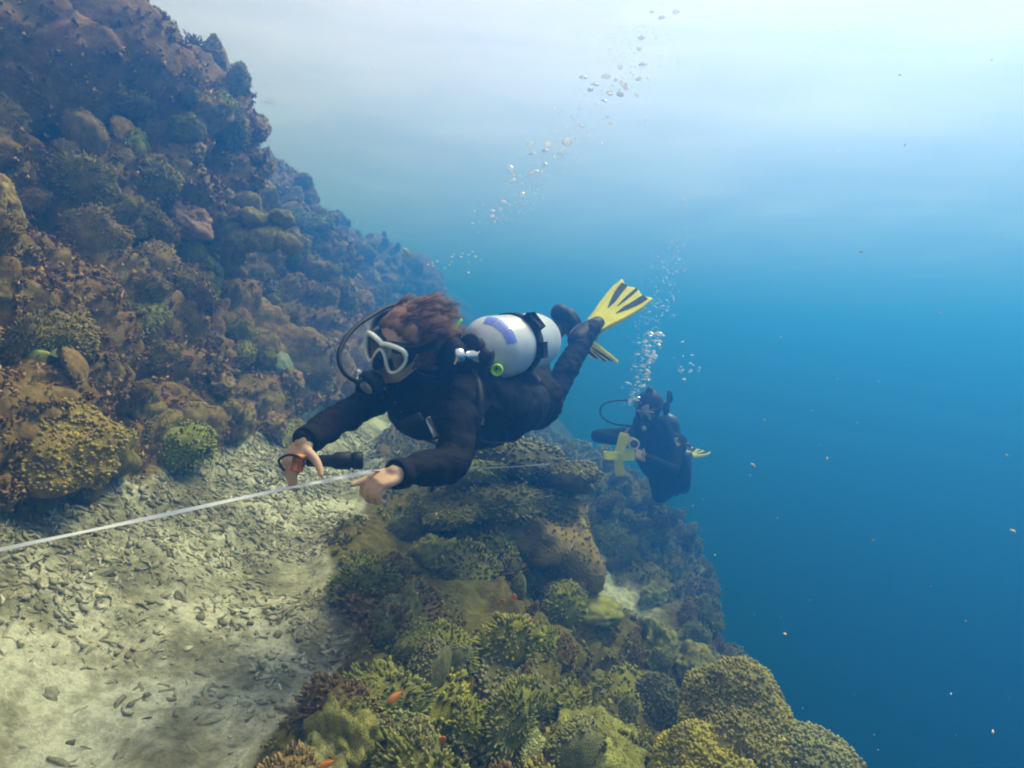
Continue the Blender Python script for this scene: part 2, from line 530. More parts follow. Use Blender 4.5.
def boulder_coral(seed, squash=0.75, lump=3.2, amp=0.28, sub=4):
    V, F = ICO[sub]
    d = 1 + amp * (lumps(V, lump * .6, seed) - 0.5) + 0.35 * amp * (lumps(V, lump * 1.9, seed + 2) - .5) + 0.05 * fbm(V, 7, 3, seed)
    W = V * d[:, None] * np.array([1, 1, squash])
    W[:, 2] += 0.12
    t = np.clip(lumps(V, lump * 1.9, seed + 2), 0, 1)
    return MB().add(W, F, t * 0.8).mesh('boulder_coral')

def studs(mb, V, F, n, rs, size, long=1.0, sides=5, zmin=-0.1, tipcol=(0.5, 1.1)):
    """little knobs or stubs standing all over a lumpy body"""
    r = np.random.default_rng(rs)
    F3 = np.array([f[:3] for f in F]); A, B, C = V[F3[:, 0]], V[F3[:, 1]], V[F3[:, 2]]
    N = np.cross(B - A, C - A); ar = np.linalg.norm(N, axis=1); N = N / ar[:, None]
    ar = ar * ((A[:, 2] > zmin)); i = r.choice(len(F3), n, p=ar / ar.sum())
    u, v = r.random(n), r.random(n); k = u + v > 1; u[k], v[k] = 1 - u[k], 1 - v[k]
    P = A[i] + u[:, None] * (B[i] - A[i]) + v[:, None] * (C[i] - A[i])
    D = N[i] + r.normal(0, 0.28, (n, 3)) + np.array([0, 0, 0.3]); D /= np.linalg.norm(D, axis=1, keepdims=True)
    U = np.cross(D, r.normal(0, 1, (n, 3))); U /= np.linalg.norm(U, axis=1, keepdims=True); W = np.cross(D, U)
    q = size * r.uniform(0.6, 1.4, n)
    a = np.linspace(0, 2 * np.pi, sides, endpoint=False)
    ring = np.cos(a)[None, :, None] * U[:, None] + np.sin(a)[None, :, None] * W[:, None]
    rows = [(P - D * (q * .4)[:, None])[:, None] + ring * (q * .8)[:, None, None],
            (P + D * (q * 1.1 * long)[:, None])[:, None] + ring * q[:, None, None],
            (P + D * (q * 1.8 * long)[:, None])[:, None] + ring * (q * .6)[:, None, None],
            (P + D * (q * 2.05 * long)[:, None])[:, None]]
    VV = np.concatenate(rows, axis=1); m = 3 * sides + 1
    f = []
    for e in range(2):
        for j in range(sides):
            g = (j + 1) % sides
            f.append((e * sides + j, e * sides + g, (e + 1) * sides + g, (e + 1) * sides + j))
    ft = [t for g in f for t in ((g[0], g[1], g[2]), (g[0], g[2], g[3]))] + [(2 * sides + j, 2 * sides + (j + 1) % sides, 3 * sides) for j in range(sides)]
    T = np.concatenate([np.full((n, sides), .25), np.full((n, sides), .55), np.ones((n, sides + 1))], 1) * r.uniform(*tipcol, (n, 1))
    FF = (np.array(ft)[None] + (np.arange(n) * m)[:, None, None]).reshape(-1, 3)
    mb.add(VV.reshape(-1, 3), FF.tolist(), T.ravel())

def studded_dome(seed, n=700, size=0.035, squash=0.7, amp=0.3, long=1.0, sub=4):
    V, F = ICO[sub]
    d = 1 + amp * fbm(V, 1.3, 2, seed) + amp * 0.55 * (lumps(V, 2.4, seed + 1) - .5)
    W = V * (0.86 * d)[:, None] * np.array([1, 1, squash])
    mb = MB(); mb.add(W, F, 0.1)
    studs(mb, W, F, n, seed, size, long)
    return mb.mesh('studded_coral')

def turf_rock(seed, n=1100, squash=0.8):
    """rock hummock overgrown with short turf"""
    V, F = ICO[5]
    d = 1 + 0.34 * fbm(V, 1.2, 3, seed) + 0.26 * (lumps(V, 2.2, seed + 1) - .5) + 0.13 * (lumps(V, 5.0, seed + 2) - .5) + 0.08 * (lumps(V, 12.0, seed + 3) - .5) + 0.05 * fbm(V, 12, 3, seed + 5)
    W = V * (0.85 * d)[:, None] * np.array([1, 1, squash])
    t = np.clip(0.1 + 0.35 * lumps(V, 12.0, seed + 3) + 0.35 * fbm(V, 5.0, 3, seed + 8), 0, 1)
    mb = MB(); mb.add(W, F, t)
    studs(mb, W, F, n, seed, 0.012, 1.0, 4, -0.1, (0.5, 0.9))
    return mb.mesh('turf_rock')

def plate(seed, rx=1.0, ry=0.8, cup=0.16, ruff=0.06, th=0.05, wedge=2 * np.pi):
    """one thin plate of coral with a wavy raised rim"""
    r = np.random.default_rng(seed)
    na, nr = 36, 8
    a = np.linspace(0, 2 * np.pi, na, endpoint=False)
    rho = np.linspace(0.04, 1, nr)
    A, Q = np.meshgrid(a, rho)
    P0 = np.stack([np.cos(A).ravel(), np.sin(A).ravel(), np.full(A.size, seed * .37)], -1)
    edge = 1 + 0.16 * vnoise(P0, 1.6, seed) + 0.07 * vnoise(P0, 4.5, seed + 1)
    q = Q.ravel() * edge
    X, Y = rx * q * np.cos(A.ravel()), ry * q * np.sin(A.ravel())
    rid = 0.018 * np.sin(A.ravel() * 15 + seed) * Q.ravel()
    Z = cup * Q.ravel() ** 2 + ruff * Q.ravel() ** 2 * vnoise(P0, 2.4, seed + 2) + rid
    top = np.stack([X, Y, Z + th * (1 - 0.6 * Q.ravel())], -1); bot = np.stack([X * .985, Y * .985, Z - th * (1 - .7 * Q.ravel()) * 0.9], -1)
    V = np.vstack([top, bot, [[0, 0, th]], [[0, 0, -th]]]); N = na * nr
    F = []
    for i in range(nr - 1):
        for j in range(na):
            k = (j + 1) % na
            F.append((i * na + j, i * na + k, (i + 1) * na + k, (i + 1) * na + j))
            F.append((N + i * na + k, N + i * na + j, N + (i + 1) * na + j, N + (i + 1) * na + k))
    for j in range(na):
        k = (j + 1) % na
        F.append(((nr - 1) * na + j, (nr - 1) * na + k, N + (nr - 1) * na + k, N + (nr - 1) * na + j))
        F.append((2 * N, k, j)[::-1]); F.append((2 * N + 1, N + j, N + k)[::-1])
    tip = np.concatenate([np.clip((Q.ravel() - .72) / .28, 0, 1), np.clip((Q.ravel() - .9) / .1, 0, 1) * .6, [0, 0]])
    return MB().add(V, F, tip).mesh('plate')

def cone_sponge(seed=3):
    n = 20; a = np.linspace(0, 2 * np.pi, n, endpoint=False); mb = MB()
    prof = [(0.6, -0.15), (1.0, 0.0), (0.86, 0.22), (0.55, 0.55), (0.28, 0.74), (0.1, 0.82)]
    V = []
    for q, z in prof:
        w = 1 + 0.08 * np.sin(3 * a + z * 3) + 0.04 * np.sin(7 * a)
        V.append(np.stack([q * w * np.cos(a), 0.8 * q * w * np.sin(a), np.full(n, z)], -1))
    V = np.vstack(V + [np.array([[0, 0, .84], [0, 0, -.2]])])
    F = []
    m = len(prof)
    for i in range(m - 1):
        for j in range(n):
            k = (j + 1) % n
            F.append((i * n + j, i * n + k, (i + 1) * n + k, (i + 1) * n + j))
    for j in range(n):
        k = (j + 1) % n
        F.append(((m - 1) * n + j, (m - 1) * n + k, m * n)); F.append((k, j, m * n + 1))
    return mb.add(V, F, 0.2).mesh('cone_sponge')

def coral_mat(name, base, tip, rough=0.85):
    m, t, b = new_mat(name)
    N, L = t.nodes, t.links
    at = N.new('ShaderNodeAttribute'); at.attribute_name = 'tip'
    oi = N.new('ShaderNodeObjectInfo')
    tc = N.new('ShaderNodeTexCoord')
    nz = N.new('ShaderNodeTexNoise'); nz.inputs['Scale'].default_value = 4.0; nz.inputs['Detail'].default_value = 6
    L.new(tc.outputs['Object'], nz.inputs['Vector'])
    mx = N.new('ShaderNodeMix'); mx.data_type = 'RGBA'
    mx.inputs['A'].default_value = (*base, 1); mx.inputs['B'].default_value = (*tip, 1)
    L.new(at.outputs['Fac'], mx.inputs['Factor'])
    hs = N.new('ShaderNodeHueSaturation')
    r1 = N.new('ShaderNodeMapRange'); r1.inputs['To Min'].default_value = 0.488; r1.inputs['To Max'].default_value = 0.515
    r2 = N.new('ShaderNodeMapRange'); r2.inputs['From Min'].default_value = 0.3; r2.inputs['From Max'].default_value = 0.7
    r2.inputs['To Min'].default_value = 0.6; r2.inputs['To Max'].default_value = 1.35
    L.new(oi.outputs['Random'], r1.inputs['Value']); L.new(r1.outputs[0], hs.inputs['Hue'])
    L.new(nz.outputs['Fac'], r2.inputs['Value']); L.new(r2.outputs[0], hs.inputs['Value'])
    L.new(mx.outputs['Result'], hs.inputs['Color']); L.new(hs.outputs['Color'], b.inputs['Base Color'])
    b.inputs['Roughness'].default_value = rough; b.inputs['Specular IOR Level'].default_value = 0.08
    n2 = N.new('ShaderNodeTexNoise'); n2.inputs['Scale'].default_value = 30; n2.inputs['Detail'].default_value = 4
    bp = N.new('ShaderNodeBump'); bp.inputs['Strength'].default_value = 0.6; bp.inputs['Distance'].default_value = 0.02
    L.new(tc.outputs['Object'], n2.inputs['Vector']); L.new(n2.outputs['Fac'], bp.inputs['Height']); L.new(bp.outputs['Normal'], b.inputs['Normal'])
    return m

M_OLIVE = coral_mat('olive coral', (0.2, 0.185, 0.045), (0.42, 0.39, 0.11))
M_YGREEN = coral_mat('yellow green coral', (0.23, 0.21, 0.03), (0.52, 0.47, 0.09))
M_BROWN = coral_mat('brown coral', (0.19, 0.125, 0.045), (0.4, 0.28, 0.11))
M_GREY = coral_mat('grey green coral', (0.15, 0.14, 0.05), (0.4, 0.38, 0.16))
M_PALE = coral_mat('pale coral', (0.22, 0.22, 0.07), (0.62, 0.62, 0.30))
M_YPLATE = coral_mat('yellow topped lobe coral', (0.26, 0.21, 0.07), (0.60, 0.52, 0.18))
M_PINK = coral_mat('pinkish soft coral', (0.42, 0.25, 0.15), (0.62, 0.40, 0.26))
M_SPONGE = coral_mat('grey sponge', (0.22, 0.24, 0.15), (0.30, 0.32, 0.20))
M_RUBBLE = coral_mat('dead coral rubble', (0.19, 0.17, 0.095), (0.56, 0.52, 0.35), 0.95)
M_GROWTH = coral_mat('reef turf', (0.3, 0.18, 0.06), (0.5, 0.35, 0.14), 0.95)

M_GOLD = coral_mat('golden brown coral', (0.22, 0.16, 0.04), (0.48, 0.37, 0.11))
M_WALLB = coral_mat('veil lightened brown wall growth', (0.28, 0.18, 0.055), (0.54, 0.38, 0.15))  # paler than the rim's brown: milky veil over the wall put in its colour
M_WALLO = coral_mat('veil lightened olive wall growth', (0.26, 0.185, 0.045), (0.52, 0.4, 0.11))  # olive raised the same way, the wall's veil worked into its colour
M_TURF2 = coral_mat('olive turf', (0.19, 0.165, 0.045), (0.42, 0.37, 0.11), 0.95)

FINGER = [finger_colony(1, 620, .75, .15, .026, 1.0), finger_colony(2, 700, 0.6, 0.13, 0.023, 1.0), finger_colony(3, 420, 0.85, 0.17, 0.034, 1.1), finger_colony(4, 800, 0.65, 0.09, 0.021, 1.1, .2)]
BRANCH = [branch_colony(5), branch_colony(6, 44, 1.15)]
BOULDER = [turf_rock(7), boulder_coral(8, 0.6, 4.2, 0.2), turf_rock(9, 1300, .9)]
PLATES = [plate(k, 1.0, [0.8, 0.95, 0.7, .85][k % 4], [0.12, 0.2, 0.06, .28][k % 4]) for k in range(4)]
KNOB = [studded_dome(12, 800, .034, .75, .12), studded_dome(13, 900, .030, .6, .34)]

def place(name, me, mat, P, n, size, up=0.5, sink=0.12, seed=0, stretch=(1, 1, 1)):
    """an object standing on the reef, leaning between the surface normal and straight up"""
    key = me.name + '/' + mat.name
    if key not in _variants:
        m2 = me.copy() if len(me.materials) else me
        m2.materials.clear(); m2.materials.append(mat); _variants[key] = m2
    o = bpy.data.objects.new(name, _variants[key]); COL.objects.link(o)
    ax = (Vector(n) * (1 - up) + Vector((0, 0, 1)) * up).normalized()
    q = ax.to_track_quat('Z', 'Y').to_matrix().to_4x4() @ Matrix.Rotation(random.Random(seed).uniform(0, 6.28), 4, 'Z')
    S = Matrix.Diagonal((size * stretch[0], size * stretch[1], size * stretch[2], 1))
    o.matrix_world = Matrix.Translation(Vector(P) - Vector(n) * sink * size) @ q @ S
    return o
_variants = {}

# ---- hero colonies, read off the photograph: (pixel, pixel radius, mesh, material, name, label, category)
HERO = [
    (402, 588, 58, FINGER[1], M_BROWN, 'bushy_coral', 'broad brown bushy coral colony bordering the rubble ledge', 'coral', (1.1, 1, .8)),
    (466, 560, 44, FINGER[0], M_OLIVE, 'bushy_coral', 'rounded olive bushy coral colony beside the brown bush at the ledge edge', 'coral', (1, 1, .9)),
    (562, 538, 24, KNOB[0], M_PALE, 'dome_coral', 'small round pale green dome coral on the slope below the tape', 'coral', (1, 1, 1)),
    (526, 535, 28, FINGER[3], M_BROWN, 'bushy_coral', 'small brown coral clump touching the pale green dome coral', 'coral', (1, 1, .9)),
    (436, 694, 52, FINGER[2], M_YGREEN, 'finger_coral', 'bright yellow green finger coral colony with stubby tips', 'coral', (1, 1, .9)),
    (524, 690, 56, KNOB[1], M_GREY, 'dome_coral', 'wide grey green knobbly dome coral above the pale table coral', 'coral', (1, 1, .8)),
    (518, 728, 33, KNOB[0], M_PALE, 'table_coral', 'small bright pale yellow table coral with knobbly top', 'coral', (1.1, .9, .45)),
    (452, 640, 38, FINGER[0], M_YGREEN, 'finger_coral', 'light green finger coral clump just above the yellow green colony', 'coral', (1, 1, .8)),
    (640, 694, 52, FINGER[3], M_YGREEN, 'bushy_coral', 'yellowish brown bushy coral beside the turquoise sand chute', 'coral', (1, 1, .8)),
    (565, 690, 20, cone_sponge(), M_SPONGE, 'cone_sponge', 'smooth grey green cone shaped sponge between the coral colonies', 'sponge', (1, 1, 1)),
    (590, 600, 26, BOULDER[1], M_OLIVE, 'boulder_coral', 'low olive boulder coral on the slope under the pale dome', 'coral', (1.2, 1, .8)),
    (545, 578, 30, BRANCH[0], M_OLIVE, 'branching_coral', 'open branching olive coral bush on the shaded slope', 'coral', (1, 1, .8)),
    (470, 515, 36, FINGER[3], M_OLIVE, 'bushy_coral', 'olive coral clump directly below the hanging clip of the near diver', 'coral', (1.1, 1, .8)),
    (355, 700, 40, BRANCH[1], M_BROWN, 'branching_coral', 'scraggly brown branching coral at the foot of the rubble', 'coral', (1, 1, .6)),
    (600, 750, 60, BOULDER[2], M_OLIVE, 'boulder_coral', 'large shaded olive boulder coral below the yellowish brown bush', 'coral', (1.1, 1, .8)),
    (340, 750, 46, BOULDER[0], M_GREY, 'boulder_coral', 'lumpy grey boulder coral beside the scraggly brown branches', 'coral', (1.1, 1, .7)),
    (705, 655, 26, FINGER[3], M_GREY, 'bushy_coral', 'grey green coral clump at the lip of the turquoise sand chute', 'coral', (1, 1, .8)),
    (62, 320, 46, FINGER[3], M_GOLD, 'boulder_coral', 'golden tan coral clump bulging from the reef wall', 'coral', (1, 1.1, 1)),
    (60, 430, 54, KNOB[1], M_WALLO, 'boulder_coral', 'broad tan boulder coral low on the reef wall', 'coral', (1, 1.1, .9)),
    (175, 425, 46, FINGER[3], M_YGREEN, 'bushy_coral', 'yellow green coral clump on the wall above the tape', 'coral', (1.1, 1, .9)),
    (278, 365, 22, BOULDER[1], M_SPONGE, 'dome_coral', 'small smooth green dome coral on the wall behind the leading arm', 'coral', (1, 1, .9)),
    (283, 420, 32, KNOB[1], M_OLIVE, 'dome_coral', 'flat topped olive dome coral where the wall meets the sand', 'coral', (1.3, 1, .7)),
    (185, 213, 22, BOULDER[2], M_PINK, 'soft_coral', 'pale pinkish soft coral lump beside the yellow topped lobes', 'soft coral', (1.2, 1, .8)),
    (213, 263, 13, BOULDER[1], M_GREY, 'dome_coral', 'small pale rimmed grey dome coral below the yellow topped lobes', 'coral', (1.2, 1, .8)),
    (135, 300, 30, FINGER[1], M_OLIVE, 'bushy_coral', 'dull olive coral clump close to the golden tan clump', 'coral', (1.2, 1, .7)),
    (310, 215, 26, FINGER[3], M_GREY, 'bushy_coral', 'hazy grey coral clump on the far shoulder of the wall', 'coral', (1, 1, .8)),
    (270, 280, 26, FINGER[1], M_GREY, 'bushy_coral', 'faint grey green coral clump on the wall behind the diver hair', 'coral', (1, 1, .8)),
]
SHORT = ['broad brown bush', 'rounded olive bush', 'pale green dome', 'pale green dome', 'yellow green colony', 'wide grey dome', 'pale table coral', 'light green clump',
         'yellowish brown bush', 'cone sponge', 'low olive boulder', 'open branching bush', 'olive clump', 'scraggly brown branches', 'large shaded boulder', 'lumpy grey boulder',
         'sand chute lip', 'golden tan clump', 'broad wall boulder', 'yellow green wall clump', 'smooth green dome', 'flat topped dome', 'pinkish soft coral', 'pale rimmed dome', 'golden tan clump',
         'hazy shoulder', 'faint grey clump']
LAND = []
for i, (px, py, pr, me_, mat_, nm, lab, cat, st) in enumerate(HERO):
    c = cast(px, py + pr * 0.25)
    if c is None: continue
    hit, nrm, dep = c
    o = place(nm, me_, mat_, hit, nrm, pr / FPX * dep / 1.0, 0.55, 0.2, i, st)
    tag(o, lab, cat)
    LAND.append((np.array(o.matrix_world.translation), SHORT[i]))

# large mound on the outer edge, lower right of the frame: three overlapping knobbly heads on one base
mound = empty('coral_mound', pix(800, 800, 1.75))
V, F = ICO[5]
def mound_head(c, rad, seed, m):
    W = V * np.array(rad) * (1 + 0.22 * fbm(V, 1.6, 3, seed) + 0.16 * (lumps(V, 2.6, seed + 4) - .5) + 0.07 * (lumps(V, 6.5, seed) - .5) + 0.045 * (lumps(V, 17.0, seed + 1) - .5))[:, None]
    mb = MB(); mb.add(W, F, 0.3); studs(mb, W, F, 6000, seed, 0.0042, 1.2, 5, -9)
    me_ = mb.mesh('coral_head')
    o = obj('coral_head', me_, m, mound)
    o.location = Vector(c) - mound.location
    return o
mound_head(pix(748, 738, 1.80), (0.15, 0.24, 0.155), 3, M_OLIVE)
mound_head(pix(800, 790, 1.70), (0.15, 0.22, 0.15), 5, M_GREY)
mound_head(pix(716, 800, 1.62), (0.14, 0.20, 0.14), 9, M_YGREEN)
mound_head(pix(775, 850, 1.58), (0.18, 0.22, 0.17), 21, M_OLIVE)
mound_head(pix(735, 930, 1.70), (0.34, 0.36, 0.36), 12, M_OLIVE)
tag(mound, 'big grainy olive coral mound overhanging the blue drop off', 'coral')

# heap of rounded lobes with yellow tops on the wall
pc = cast(232, 232)
shelf = empty('lobed_coral', pc[0])
LOBE = [studded_dome(31 + k, 500, .022, .62, .14) for k in range(3)]
for m_ in LOBE: m_.materials.append(M_YPLATE)
for i, (px, py, w) in enumerate([(182, 192, 19), (222, 190, 18), (247, 196, 15), (205, 206, 24), (236, 206, 17), (257, 213, 19), (281, 213, 14), (226, 222, 20), (266, 230, 22), (245, 232, 19), (288, 236, 17), (208, 230, 17)]):
    d0 = pc[2] - 0.14 + 0.0014 * (215 - py)
    o = bpy.data.objects.new('lobe', LOBE[i % 3]); COL.objects.link(o); o.parent = shelf
    sz = w / FPX * d0 * 0.98
    o.matrix_world = Matrix.Translation(pix(px, py + w * .45, d0)) @ Euler((R(-14), R(20), R(70 * i))).to_matrix().to_4x4() @ Matrix.Diagonal((sz, sz, sz * 1.1, 1))
    o.matrix_parent_inverse = Matrix.Translation(-shelf.location)
tag(shelf, 'heap of rounded coral lobes with yellow tops on the wall', 'coral')

# heaped outcrop on the rim behind the near diver's chest
pc = cast(515, 500)
out = empty('coral_outcrop', pc[0])
for i, (px, py, dd, w, k) in enumerate([(515, 455, 3.35, 70, 1), (470, 470, 3.1, 48, 0), (552, 470, 3.2, 46, 0), (500, 500, 3.0, 62, 1), (545, 520, 3.1, 44, 1), (455, 505, 2.9, 40, 0)]):
    me_ = (KNOB[1], FINGER[3])[k].copy(); me_.materials.clear(); me_.materials.append((M_GREY, M_OLIVE)[i % 2])
    o = bpy.data.objects.new('coral_head', me_); COL.objects.link(o); o.parent = out
    sz = w / FPX * dd
    o.matrix_world = Matrix.Translation(pix(px, py + w * .1, dd)) @ Euler((R(-6 + 5 * i), R(14), R(50 * i))).to_matrix().to_4x4() @ Matrix.Diagonal((sz, sz, sz * .62, 1))
    o.matrix_parent_inverse = Matrix.Translation(-out.location)
rk = BOULDER[2].copy(); rk.materials.clear(); rk.materials.append(M_BROWN)
o = bpy.data.objects.new('rock_base', rk); COL.objects.link(o); o.parent = out
o.matrix_world = Matrix.Translation(pix(510, 545, 3.25)) @ Matrix.Diagonal((.42, .5, .5, 1))
o.matrix_parent_inverse = Matrix.Translation(-out.location)
tag(out, 'heaped pale green coral outcrop on the rim behind the tape', 'coral')

# ---- colonies filling the rest of the rim and wall
def scatter(n, s0, s1, y0, y1, rs, kinds, size, grp, up, ypow=1.6, maxsand=0.35, sink=0.18, minz=-9):
    r = np.random.default_rng(rs)
    s = r.uniform(s0, s1, n); y = y0 + (y1 - y0) * r.random(n) ** ypow
    P, nn, m = frames(s, y)
    k = 0
    for i in range(n):
        if m[i] > maxsand or P[i][2] > SEA_Z - 0.5: continue
        me_, mat_, nm, lab, cat = kinds[r.integers(len(kinds))]
        sz = size * r.uniform(0.55, 1.3) * (1 + 0.05 * y[i])
        q = project(P[i])
        if q[2] < 0.9: continue                                        # keep the water round the camera clear
        if not (-140 < q[0] < 1160 and -140 < q[1] < 900): continue    # nothing of it would show
        o = place(nm, me_, mat_, P[i], nn[i], sz, up, sink, int(r.integers(1 << 30)), (r.uniform(.85, 1.25), r.uniform(.85, 1.2), r.uniform(.65, 1.0)))
        dist = [np.linalg.norm(P[i] - q_[0]) for q_ in LAND]; j = int(np.argmin(dist))
        big = 'large ' if sz > size * 1.15 else 'small ' if sz < size * 0.85 else ''
        rel = ('right beside the ' if dist[j] < 0.3 else 'near the ' if dist[j] < 0.8 else 'far beyond the ') + LAND[j][1]
        tag(o, big + lab + ' ' + rel, cat, grp); k += 1
    return k

RIM_KINDS = [(FINGER[0], M_OLIVE, 'finger_coral', 'olive finger coral', 'coral'),
             (FINGER[1], M_BROWN, 'bushy_coral', 'brown bushy coral', 'coral'),
             (FINGER[3], M_OLIVE, 'clump_coral', 'fine textured olive coral clump', 'coral'),
             (FINGER[2], M_YGREEN, 'finger_coral', 'yellowish finger coral clump', 'coral'),
             (KNOB[0], M_GREY, 'dome_coral', 'grey green dome coral', 'coral'),
             (BRANCH[0], M_BROWN, 'branching_coral', 'brown branching coral bush', 'coral'),
             (BOULDER[0], M_OLIVE, 'boulder_coral', 'olive boulder coral', 'coral')]
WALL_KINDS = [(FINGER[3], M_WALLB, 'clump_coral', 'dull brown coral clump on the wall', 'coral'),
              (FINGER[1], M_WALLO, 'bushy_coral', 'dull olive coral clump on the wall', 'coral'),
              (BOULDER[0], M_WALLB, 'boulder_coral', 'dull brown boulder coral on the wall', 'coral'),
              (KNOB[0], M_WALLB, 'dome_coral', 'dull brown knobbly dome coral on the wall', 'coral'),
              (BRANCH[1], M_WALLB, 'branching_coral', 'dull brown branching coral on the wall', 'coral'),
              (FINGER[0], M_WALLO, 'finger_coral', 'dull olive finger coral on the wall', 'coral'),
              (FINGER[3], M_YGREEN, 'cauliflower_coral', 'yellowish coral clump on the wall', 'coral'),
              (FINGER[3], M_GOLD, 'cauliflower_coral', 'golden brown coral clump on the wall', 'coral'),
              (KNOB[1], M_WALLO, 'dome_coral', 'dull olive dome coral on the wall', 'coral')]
n1 = scatter(430, _S[15] - 0.1, _S[20] + 0.2, 0.9, 8.5, 101, RIM_KINDS, 0.10, 'coral colonies along the reef rim', 0.5, 1.3)
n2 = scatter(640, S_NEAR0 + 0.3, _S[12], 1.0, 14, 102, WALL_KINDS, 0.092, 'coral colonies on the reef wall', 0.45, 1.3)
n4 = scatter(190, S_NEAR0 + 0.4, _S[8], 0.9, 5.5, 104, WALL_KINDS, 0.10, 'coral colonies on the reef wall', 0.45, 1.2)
n3 = scatter(40, _S[20], _S[22] + 1.5, 2.0, 8.0, 103, RIM_KINDS[1:3], 0.2, 'coral colonies along the reef rim', 0.4)

# ---- fine growth over all living reef, too small to pick apart
def growth(n, s0, s1, y0, y1, rs, size, mat, ypow=2.0):
    r = np.random.default_rng(rs)
    s = r.uniform(s0, s1, n); y = y0 + (y1 - y0) * r.random(n) ** ypow
    P, nn, m = frames(s, y)
    keep = (m < 0.3) & (vnoise(P, 2.0, rs) > -0.45)
    P, nn, y = P[keep], nn[keep], y[keep]
    n = len(P); B = 5
    # each tuft: B little pyramidal blades
    sz = size * r.uniform(0.5, 1.5, n) * (1 + 0.10 * y)
    V = np.zeros((n, B, 4, 3)); T = np.zeros((n, B, 4))
    for b in range(B):
        d = nn + r.normal(0, 0.55, (n, 3)) + np.array([0, 0, 0.35]); d /= np.linalg.norm(d, axis=1, keepdims=True)
        u = np.cross(d, r.normal(0, 1, (n, 3))); u /= np.maximum(np.linalg.norm(u, axis=1, keepdims=True), 1e-6)
        w = np.cross(d, u)
        o = P - nn * 0.01 + r.normal(0, 0.35, (n, 3)) * sz[:, None]
        L = (sz * r.uniform(0.5, 1.1, n))[:, None]; W = (sz * r.uniform(0.3, 0.55, n))[:, None]
        V[:, b, 0] = o + u * W; V[:, b, 1] = o - 0.5 * u * W + 0.87 * w * W; V[:, b, 2] = o - 0.5 * u * W - 0.87 * w * W
        V[:, b, 3] = o + d * L; T[:, b] = r.uniform(0.1, 0.5, n)[:, None]; T[:, b, 3] += 0.5
    V = V.reshape(-1, 3)
    q = (np.arange(n * B) * 4)[:, None]
    F = np.stack([q + [0, 1, 3], q + [1, 2, 3], q + [2, 0, 3]], 1).reshape(-1, 3)
    me_ = mesh_from('reef_growth', V, F, smooth=True)
    a = me_.attributes.new('tip', 'FLOAT', 'POINT'); a.data.foreach_set('value', T.ravel().astype(np.float32))
    o = obj('reef_growth', me_, mat)
    return tag(o, 'fine brown turf and small growth covering the reef rock', 'reef growth', kind='stuff')
growth(34000, S_NEAR0, _S[12] + .05, 0.3, 9.0, 201, 0.013, M_GROWTH, 1.5)
growth(22000, _S[14], _S[20] + 0.3, 0.3, 8.0, 202, 0.012, M_TURF2, 1.5)

# ---- rubble on the ledge
def stick(seed, bent=0.25, sides=6):
    r = np.random.default_rng(seed)
    k = 4; t = np.linspace(-0.5, 0.5, k)
    path = np.stack([t, bent * (t ** 2) + 0.09 * r.normal(size=k), 0.05 * r.normal(size=k)], -1)
    rad = r.uniform(0.06, 0.11) * (1 + 0.25 * r.normal(size=k)); rad[0] *= .7; rad[-1] *= .75
    mb = MB(); mb.tube(path, np.abs(rad), sides, r.uniform(0.1, 0.9, k))
    if seed % 3 == 0:
        mb.tube([path[2], path[2] + np.array([0.12, 0.22, 0.04])], [0.07, 0.045], 5, [.4, .8])
    return mb.mesh('coral_fragment')
STICKS = [stick(k) for k in range(8)]
def chip(seed):
    W, F_ = ICO[2]
    return MB().add(W * np.array([0.5, 0.30, 0.16]) * (1 + 0.45 * vnoise(W, 1.7, seed) + .25 * vnoise(W, 4.0, seed))[:, None], F_, 0.2 + .5 * (vnoise(W, 3, seed) > 0)).mesh('coral_fragment', False)
CHIPS = [chip(k) for k in range(4)]
r = np.random.default_rng(301)
cnt = 0
while cnt < 190:
    s = r.uniform(_S[12] + .05, _S[15] + .25); y = 0.7 + 3.4 * r.random() ** 1.2
    P, nn, m = reef_frame(s, y)
    q = project(P)
    if m < 0.5 or not (-40 < q[0] < 560 and q[1] < 830): continue
    me_ = STICKS[r.integers(8)] if r.random() < .8 else CHIPS[r.integers(4)]
    sz = r.uniform(0.03, 0.075)
    key = me_.name
    if not len(me_.materials): me_.materials.append(M_RUBBLE)
    o = bpy.data.objects.new('coral_fragment', me_); COL.objects.link(o)
    qn = nn.to_track_quat('Z', 'Y').to_matrix().to_4x4() @ Matrix.Rotation(r.uniform(0, 6.28), 4, 'Z') @ Matrix.Rotation(r.normal(0, .22), 4, 'Y')
    o.matrix_world = Matrix.Translation(P + nn * sz * 0.03) @ qn @ Matrix.Diagonal((sz, sz, sz, 1))
    tag(o, ('long ' if sz > .06 else 'short ' if sz < .045 else '') + ('broken coral stick lying loose on the sandy ledge' if me_ in STICKS else 'flat coral chip lying loose on the sandy ledge'), 'rubble', 'coral fragments on the sandy ledge'); cnt += 1
